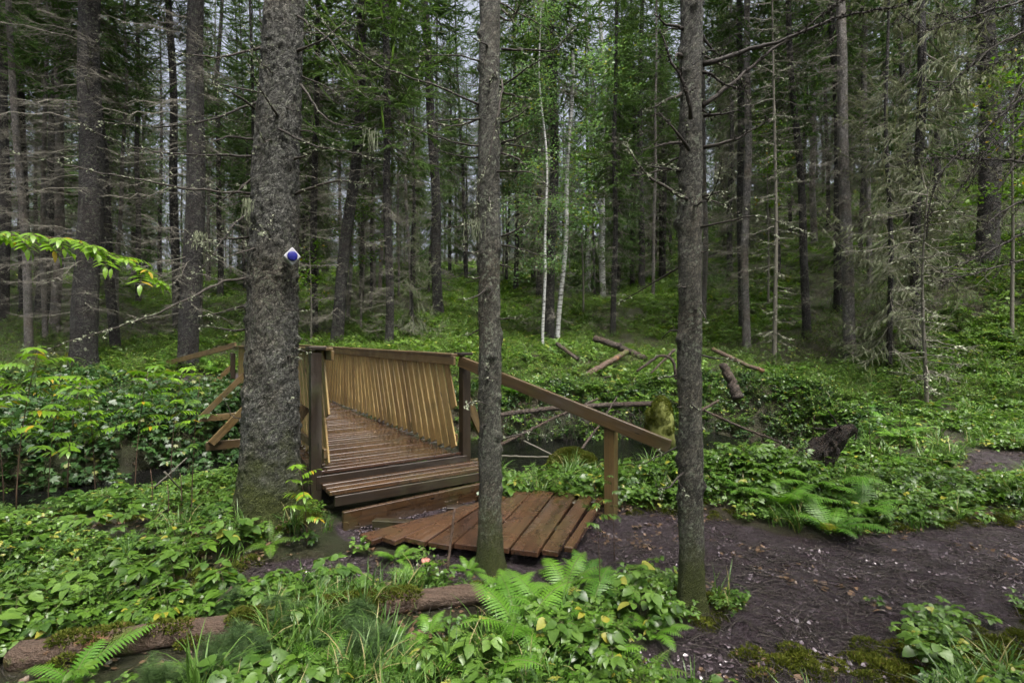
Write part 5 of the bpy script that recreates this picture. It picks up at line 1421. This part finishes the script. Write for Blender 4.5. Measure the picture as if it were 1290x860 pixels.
# the long fallen log
def fallen_log():
    ends = [(-2.62, 2.66), (-2.1, 2.80), (-1.6, 2.92), (-1.1, 3.05), (-.62, 3.17), (-.19, 3.28)]
    Z = [hz(x, y) + .045 for x, y in ends]; base = np.array([*ends[0], Z[0]]); e = empty('fallen_log', tuple(base))
    tag(e, 'long rotting log lying across the front, mossy in its middle', 'log')
    P = np.array([(x, y, z) for (x, y), z in zip(ends, Z)]) - base; n = 70; s = np.linspace(0, 1, n); q = np.linspace(0, 1, 6)
    Q = np.stack([np.interp(s, q, P[:, k]) for k in range(3)], -1); sides = 28; T, U, W = frames(Q); a = np.arange(sides) / sides * 6.283; V = []
    for i in range(n):
        rr = .072 * (1 - .12 * s[i]) * (1 + .22 * np.array([mnoise.noise((math.cos(t) * 1.3, math.sin(t) * 1.3, s[i] * 9)) for t in a]) + .10 * np.array([mnoise.noise((math.cos(t) * 5, math.sin(t) * 5, s[i] * 16)) for t in a]))
        if i == 0: rr *= .55
        V.append(Q[i] + rr[:, None] * (np.cos(a)[:, None] * U[i] + np.sin(a)[:, None] * W[i]))
    i = np.arange(n - 1)[:, None] * sides; j = np.arange(sides)[None]; k = (j + 1) % sides
    m = MB(); m.add(np.concatenate(V), np.stack([i + j, i + k, i + sides + k, i + sides + j], -1).reshape(-1, 4), 0, .5)
    for idx_, fl in ((0, 1), (n - 1, 0)):
        c = Q[idx_] + (T[idx_] * -.01 if fl else T[idx_] * .004); b = m.n; m.add([c] + list(V[idx_]), [(0, 1 + (w + fl) % sides, 1 + (w + 1 - fl) % sides) for w in range(sides)], 0, .5)
    m.build('bark', M['rot'], e)
    m = MB(); r = rr_(55); mc = [moss_clump(rr_(400 + i_), 200, .07, .03) for i_ in range(3)]
    for _ in range(70):
        u = r.uniform(.42, .80) * (n - 1) if r.random() < .95 else r.uniform(.05, .4) * (n - 1); k_ = int(u); off = r.normal() * .035
        M4 = np.eye(4); M4[:3, 3] = Q[k_] + [-.1 * off, off, math.sqrt(max(.068 ** 2 - off ** 2, 0)) - .004]; m.merge(mc[int(r.integers(3))], M4, r.random())
    m.build('moss_cushion', M['mossleaf'], e)
fallen_log()
# stick upright by the platform
stick('upright_stick', 'broken stick standing upright against the front of the platform', 'stick', [unp(563, 722, 3.55), unp(568, 680, 3.6), unp(573, 638, 3.62)], .012, .008, M['rot'], 5)
stick('leaning_stick', 'short pale stick leaning by the big fallen log', 'stick', [(-1.85, 3.05, .02), (-1.72, 3.15, .17)], .011, .008, M['rot'], 6)
# reddish mushroom
def mushroom():
    x, y = px_on_ground(536, 722); z = hz(x, y); e = empty('mushroom', (x, y, z)); tag(e, 'reddish frilled mushroom cap on a dark stem below the platform', 'mushroom')
    m = MB(); tube(m, [(0, 0, -.01), (.003, 0, .04), (0, .002, .085)], [.008, .006, .007], 8); m.build('stem', M['deadwood'], e)
    m = MB(); na = 24; rs = [0, .012, .022, .03, .033, .028]; zs = [.098, .102, .099, .09, .078, .074]; V = [(0, 0, .095)]
    for r_, z_ in list(zip(rs, zs))[1:]:
        for k in range(na):
            t = k / na * 6.283; w = 1 + .14 * math.sin(t * 5) * r_ / .03; V.append((r_ * w * math.cos(t), r_ * w * math.sin(t), z_ + .006 * math.sin(t * 5 + 1) * r_ / .03))
    m.add(V, [(1 + a * na + k, 1 + a * na + (k + 1) % na, 1 + (a + 1) * na + (k + 1) % na, 1 + (a + 1) * na + k) for a in range(4) for k in range(na)], 0, .5)
    m.f[3].append(np.array([(0, 1 + k, 1 + (k + 1) % na) for k in range(na)])); m.m[3].append(np.zeros(na, int))
    m.build('cap', M['mush'], e)
M['mush'] = mat_simple('mushroom_flesh', (.30, .09, .06), (.55, .30, .24), 40, .5)
mushroom()
# fallen logs and sticks by the stream
stick('fallen_log', 'thin dark trunk lying level across the stream with hanging twigs', 'log', [(-.9, 10.6, .02), (.8, 10.9, .19), (2.2, 11.2, .23), (3.4, 11.5, .22)], .05, .06, M['log'], 7)
stick('fallen_log', 'dark log lying slanted on the slope, upper of the crossed pair', 'log', [unp(750, 426, 15.2), unp(780, 437, 14.8), unp(813, 452, 14.2)], .10, .09, M['log'], 8)
stick('fallen_log', 'grey log crossing below the slanted one on the slope', 'log', [unp(737, 474, 12.7), unp(762, 459, 13.3), unp(790, 443, 14.1)], .08, .07, M['rot'], 9)
stick('fallen_log', 'short dark log lying downhill from the thin white birch', 'log', [unp(702, 433, 15.1), unp(714, 442, 14.2), unp(728, 452, 13.6)], .06, .05, M['log'], 10)
stick('fallen_log', 'reddish thin log behind the leaning broken snag', 'log', [unp(898, 440, 14.2), unp(918, 449, 13.6), unp(940, 460, 13.0), unp(962, 467, 12.6)], .06, .05, M['rot'], 11)
stick('broken_snag', 'dark broken snag leaning out of the undergrowth by the stream', 'snag', [unp(930, 502, 11.5), unp(922, 482, 11.6), unp(911, 458, 11.7)], .13, .09, M['log'], 12)
stick('stick', 'thin pale stick slanting into the water at the near bank', 'stick', [(-.35, 7.9, -.12), (.3, 7.5, -.05), (.62, 7.3, .0)], .018, .014, M['twigfar'], 13)
stick('curved_branch', 'dark curved branch above the stream beside the front trunk', 'branch', [unp(802, 468, 11), unp(832, 446, 11), unp(848, 452, 11.0), unp(852, 478, 11)], .03, .035, M['log'], 15)
for i, (a, b, lab) in enumerate([((194, 614), (236, 576), 'longer of the two crossed sticks before the dark bank'), ((207, 594), (229, 617), 'shorter of the two crossed sticks before the dark bank')]):
    stick('crossed_stick', lab, 'stick', [unp(*a, 5.0), unp(*b, 5.2)], .009, .006, M['twigfar'], 16 + i)
for i, (px, Y_, h_, lab) in enumerate([(191, 5.0, .42, 'short bare stem standing next to the crossed sticks'), (228, 5.05, .36, 'reddish bare stem by the base of the crossed sticks'), (212, 4.8, .3, 'small bare stem between the crossed sticks and the herbs')]):
    xx = (px - 645) / F * Y_; stick('bare_stem', lab, 'stem', [(xx, Y_, hz(xx, Y_)), (xx + .01, Y_, hz(xx, Y_) + h_ * .6), (xx - .01, Y_, hz(xx, Y_) + h_)], .006, .003, M['redstem'], 20 + i)
for i, (pts, r_, lab) in enumerate([
    ([(-.3, 9.6, -.35), (.9, 10.6, .05), (1.9, 11.3, .35)], .035, 'dark dead branch propped against the far stream bank'),
    ([(1.2, 9.3, -.4), (1.7, 10.2, -.1), (2.3, 11.2, .4)], .025, 'thin dead branch slanting up out of the dark water'),
    ([(3.2, 9.6, -.3), (3.6, 10.5, .05), (4.6, 11.4, .3)], .04, 'dark dead branch beside the tall mossy boulder'),
    ([(3.9, 11.4, .25), (4.6, 10.3, -.1), (5.0, 9.5, -.25)], .03, 'bare branch dipping from the undergrowth to the stream'),
    ([unp(850, 440, 12.5), unp(838, 452, 12.3), unp(820, 470, 12)], .035, 'crooked dead branch above the bank behind the front trunk'),
    ([unp(700, 470, 13), unp(735, 480, 12.6), unp(770, 474, 12.4)], .03, 'thin dead branch lying in the herbs above the stream'),
    ([unp(660, 555, 8.3), unp(700, 575, 7.9), unp(735, 590, 7.6)], .014, 'pale thin stick lying along the near bank of the stream')]):
    stick('dead_branch', lab, 'branch', pts, r_, r_ * .6, M['log'] if i != 6 else M['twigfar'], 60 + i)
# hanging roots under the bank of the stream
def roots():
    m = MB(); r = rr_(77); base = np.array([1.0, 11.0, .1])
    for q in range(90):
        u = r.random(); p = np.array([-.9 + 4.2 * u, 10.65 + .25 * u + r.normal() * .1, .12 + r.normal() * .05]) - base; L = r.uniform(.25, .8); k = 7; s = np.linspace(0, 1, k)
        sg = r.normal() * .35; Q = p + np.stack([sg * s * L, -.25 * s * L + r.normal(size=k) * .012, -L * s ** 1.3 + .05 * np.sin(s * 3)], -1); prisms(m, Q[:-1], Q[1:], .007 * (1 - .7 * s[:-1]), .007 * (1 - .7 * s[1:]), 0)
    o = m.build('root_tangle', M['deadwood'], None, tuple(base)); tag(o, 'tangle of thin dead roots and twigs hanging over the far stream bank', 'roots', kind='stuff')
roots()
# mossy rocks
def rock(x, y, z, s, label, seed, mat):
    m = MB(); nu, nv = 26, 16; V = []
    for i in range(nv + 1):
        for j in range(nu):
            th = math.pi * i / nv; ph = 6.283 * j / nu; d = np.array([math.sin(th) * math.cos(ph), math.sin(th) * math.sin(ph), math.cos(th)])
            V.append(d * (1 + .3 * mnoise.noise(Vector(d * 1.6) + Vector((seed, 0, 0))) + .10 * mnoise.noise(Vector(d * 5)))* s)
    m.add(V, [(i * nu + j, i * nu + (j + 1) % nu, (i + 1) * nu + (j + 1) % nu, (i + 1) * nu + j) for i in range(nv) for j in range(nu)], 0, .5)
    mc = [moss_clump(rr_(500 + i_), 200, .09, .03) for i_ in range(2)]; r = rr_(seed); e = empty('mossy_rock', (x, y, z)); tag(e, label, 'rock'); m.build('stone', mat, e)
    g_ = MB(); V = np.array(V)
    for q in r.integers(0, len(V), 170):
        p = V[q]
        if p[2] < -.1 * s[2]: continue
        nrm = unit(p / np.array(s) ** 2); z_ = Vector(nrm); M4 = np.eye(4); M4[:3, :3] = np.array(z_.to_track_quat('Z', 'Y').to_matrix()); M4[:3, 3] = p; g_.merge(mc[int(r.integers(2))], M4, r.random())
    g_.build('moss_cushion', M['mossleaf'], e)
M['stone'] = mat_simple('mossy_stone', (.04, .05, .010), (.17, .19, .04), 12, .8, .01)
rock(2.95, 10.2, -.1, (.28, .35, .55), 'tall mossy yellow-green boulder in the stream bank beside the front trunk', 3, M['stone'])
rock(.85, 7.2, -.06, (.30, .22, .16), 'low mossy stone at the near bank behind the handrail post', 4, M['stone'])
# uprooted stump on the mound
def stump():
    b = unp(1035, 578, 5.7); e = empty('uprooted_stump', tuple(b)); tag(e, 'dark broken stump jutting out of the ferns beside the path', 'stump')
    def W(px, py, Y): return unp(px, py - 7, Y - .2) - b
    m = MB(); Q = np.array([W(1018, 592, 6.0), W(1030, 578, 5.95), W(1045, 566, 5.9), W(1060, 553, 5.85), W(1078, 545, 5.8)]); s = np.linspace(0, 4, 22); q = np.arange(5)
    C = np.stack([np.interp(s, q, Q[:, k]) for k in range(3)], -1); rr = np.interp(s, q, [.16, .14, .115, .085, .035]); sides = 22; T, U, Wv = frames(C); a = np.arange(sides) / sides * 6.283; V = []
    for i in range(len(C)):
        r_ = rr[i] * (1 + .55 * np.array([mnoise.noise((math.cos(t) * 2.0, math.sin(t) * 2.0, i * .16 + 4)) for t in a]) + .25 * np.array([mnoise.noise((math.cos(t) * 6, math.sin(t) * 6, i * .3)) for t in a]))
        V.append(C[i] + r_[:, None] * (np.cos(a)[:, None] * U[i] + np.sin(a)[:, None] * Wv[i]))
    i = np.arange(len(C) - 1)[:, None] * sides; j = np.arange(sides)[None]; k = (j + 1) % sides
    m.add(np.concatenate(V), np.stack([i + j, i + k, i + sides + k, i + sides + j], -1).reshape(-1, 4), 0, .5)
    m.f[3].append(np.array([((len(C) - 1) * sides + w, (len(C) - 1) * sides + (w + 1) % sides, (len(C) - 1) * sides) for w in range(1, sides - 1)])); m.m[3].append(np.zeros(sides - 2, int))
    m.build('wood', M['rotd'], e)
    for P_, r0_ in (([W(1050, 562, 5.8), W(1056, 578, 5.75), W(1050, 592, 5.75)], .03), ([W(1060, 548, 5.8), W(1047, 530, 5.8), W(1038, 519, 5.8)], .012), ([W(1045, 548, 5.85), W(1030, 546, 5.85), W(1020, 545, 5.85)], .014),
                    ([W(1074, 546, 5.8), W(1079, 554, 5.78), W(1077, 562, 5.78)], .02), ([W(1040, 575, 5.8), W(1042, 590, 5.7), W(1036, 602, 5.7)], .025)):
        m = MB(); P_ = np.array(P_); s = np.linspace(0, 2, 9); C2 = np.stack([np.interp(s, np.arange(3), P_[:, k]) for k in range(3)], -1) + rng.normal(size=(9, 3)) * .004
        tube(m, C2, np.linspace(r0_, r0_ * .3, 9), 7, 0, .5, .3); m.build('root', M['rotd'], e)
M['rotd'] = mat_bark('dark_rotten_wood', (.012, .009, .007), (.075, .052, .036), lich=.1, scale=.7, bumpd=.03)
stump()
# leafy litter on the boards
def deck_points(n):
    a = rng.random(n) * BL; b = 1.42 - np.abs(rng.normal(size=n)) * .28; P = L0[None] + BD[None] * a[:, None] - BN[None] * b[:, None]; P[:, 2] = DZ + .002; return P[(b > .1)]
P = deck_points(160); scatter('leaf_litter', 'litter', P, rng.uniform(.15, .35, len(P)), 'wet leaf bits gathered along the foot of the bridge railing', .03)
n = 260; u = rng.random(n); v = rng.random(n) ** 1.5
A_ = up0(450, 668, .1); B_ = up0(600, 618, .1); P = A_ + (B_ - A_) * u[:, None] + np.array([-.25, .2, 0]) * v[:, None]; P[:, 2] = hz(-.9, 4.6) + .03
scatter('leaf_litter', 'wetleaf', P, rng.uniform(.2, .5, n), 'grey wet leaves piled between the step and the platform', .2)
P = []
for _ in range(60):
    q = up0(rng.uniform(560, 755), rng.uniform(625, 675), .095); P.append([q[0], q[1], .096])
scatter('leaf_litter', 'litter', np.array(P), rng.uniform(.1, .3, 60), 'small leaf bits lying on the platform boards', .03)

# thin forest air
HAZE = 0
if HAZE:
    m = MB(); hx, hy0, hy1, hz0, hz1 = 165, -65, 265, -4, 75
    V = [(x, y, z) for z in (hz0, hz1) for y in (hy0, hy1) for x in (-hx, hx)]
    m.add(V, [(0, 2, 3, 1), (4, 5, 7, 6), (0, 1, 5, 4), (2, 6, 7, 3), (0, 4, 6, 2), (1, 3, 7, 5)])
    hm = bpy.data.materials.new('forest_air'); hm.use_nodes = True; ht = hm.node_tree; ht.nodes.clear()
    o_ = ht.nodes.new('ShaderNodeOutputMaterial'); v_ = ht.nodes.new('ShaderNodeVolumePrincipled'); v_.inputs['Color'].default_value = (.86, .93, .95, 1); v_.inputs['Density'].default_value = HAZE
    ht.links.new(v_.outputs[0], o_.inputs['Volume'])
    tag(m.build('haze', hm, smooth_=False), kind='stuff')
# ------------------------------------------------------------------ light and camera
w = bpy.data.worlds.new('World'); sc.world = w; w.use_nodes = True; nt = w.node_tree; nt.nodes.clear()
sky = nt.nodes.new('ShaderNodeTexSky'); sky.sky_type = 'NISHITA'; sky.sun_disc = False; sky.sun_elevation = R(68); sky.sun_rotation = R(150)
sky.air_density = .75; sky.dust_density = 9.0; sky.ozone_density = .2
bg = nt.nodes.new('ShaderNodeBackground'); bg.inputs[1].default_value = .105; wo = nt.nodes.new('ShaderNodeOutputWorld')
hs = nt.nodes.new('ShaderNodeHueSaturation'); hs.inputs['Saturation'].default_value = .5; hs.inputs['Value'].default_value = 1.3
nt.links.new(sky.outputs[0], hs.inputs['Color']); nt.links.new(hs.outputs[0], bg.inputs[0]); nt.links.new(bg.outputs[0], wo.inputs[0])
sd_ = bpy.data.lights.new('sun', 'SUN'); sd_.energy = 1.5; sd_.angle = R(16); sd_.color = (1, .97, .92)
so = bpy.data.objects.new('sun', sd_); COL.objects.link(so)
el, az = R(68), R(150)
dirv = Vector((math.sin(az) * math.cos(el), math.cos(az) * math.cos(el), math.sin(el)))
so.rotation_euler = dirv.to_track_quat('Z', 'Y').to_euler(); so.location = (0, 0, 30)
cam = bpy.data.cameras.new('camera'); co_ = bpy.data.objects.new('camera', cam); COL.objects.link(co_); sc.camera = co_
cam.lens = 18; cam.sensor_width = 36; cam.clip_start = .05; cam.clip_end = 1000; cam.shift_y = -5 / 1290
co_.location = (0, 0, EYE); co_.rotation_euler = (R(90), 0, 0)
sc.view_settings.view_transform = 'Standard'; sc.view_settings.look = 'None'; sc.view_settings.exposure = EXPO = 1.42; sc.view_settings.gamma = 1
sc.render.resolution_x = 1024; sc.render.resolution_y = 682
sc.render.engine = 'CYCLES'; cy = sc.cycles
cy.use_denoising = True; cy.use_adaptive_sampling = True; cy.adaptive_threshold = .03; cy.max_bounces = 5; cy.diffuse_bounces = 2; cy.glossy_bounces = 3; cy.transmission_bounces = 4; cy.transparent_max_bounces = 4
cy.caustics_reflective = False; cy.caustics_refractive = False; cy.sample_clamp_indirect = 6
sc.render.use_persistent_data = False
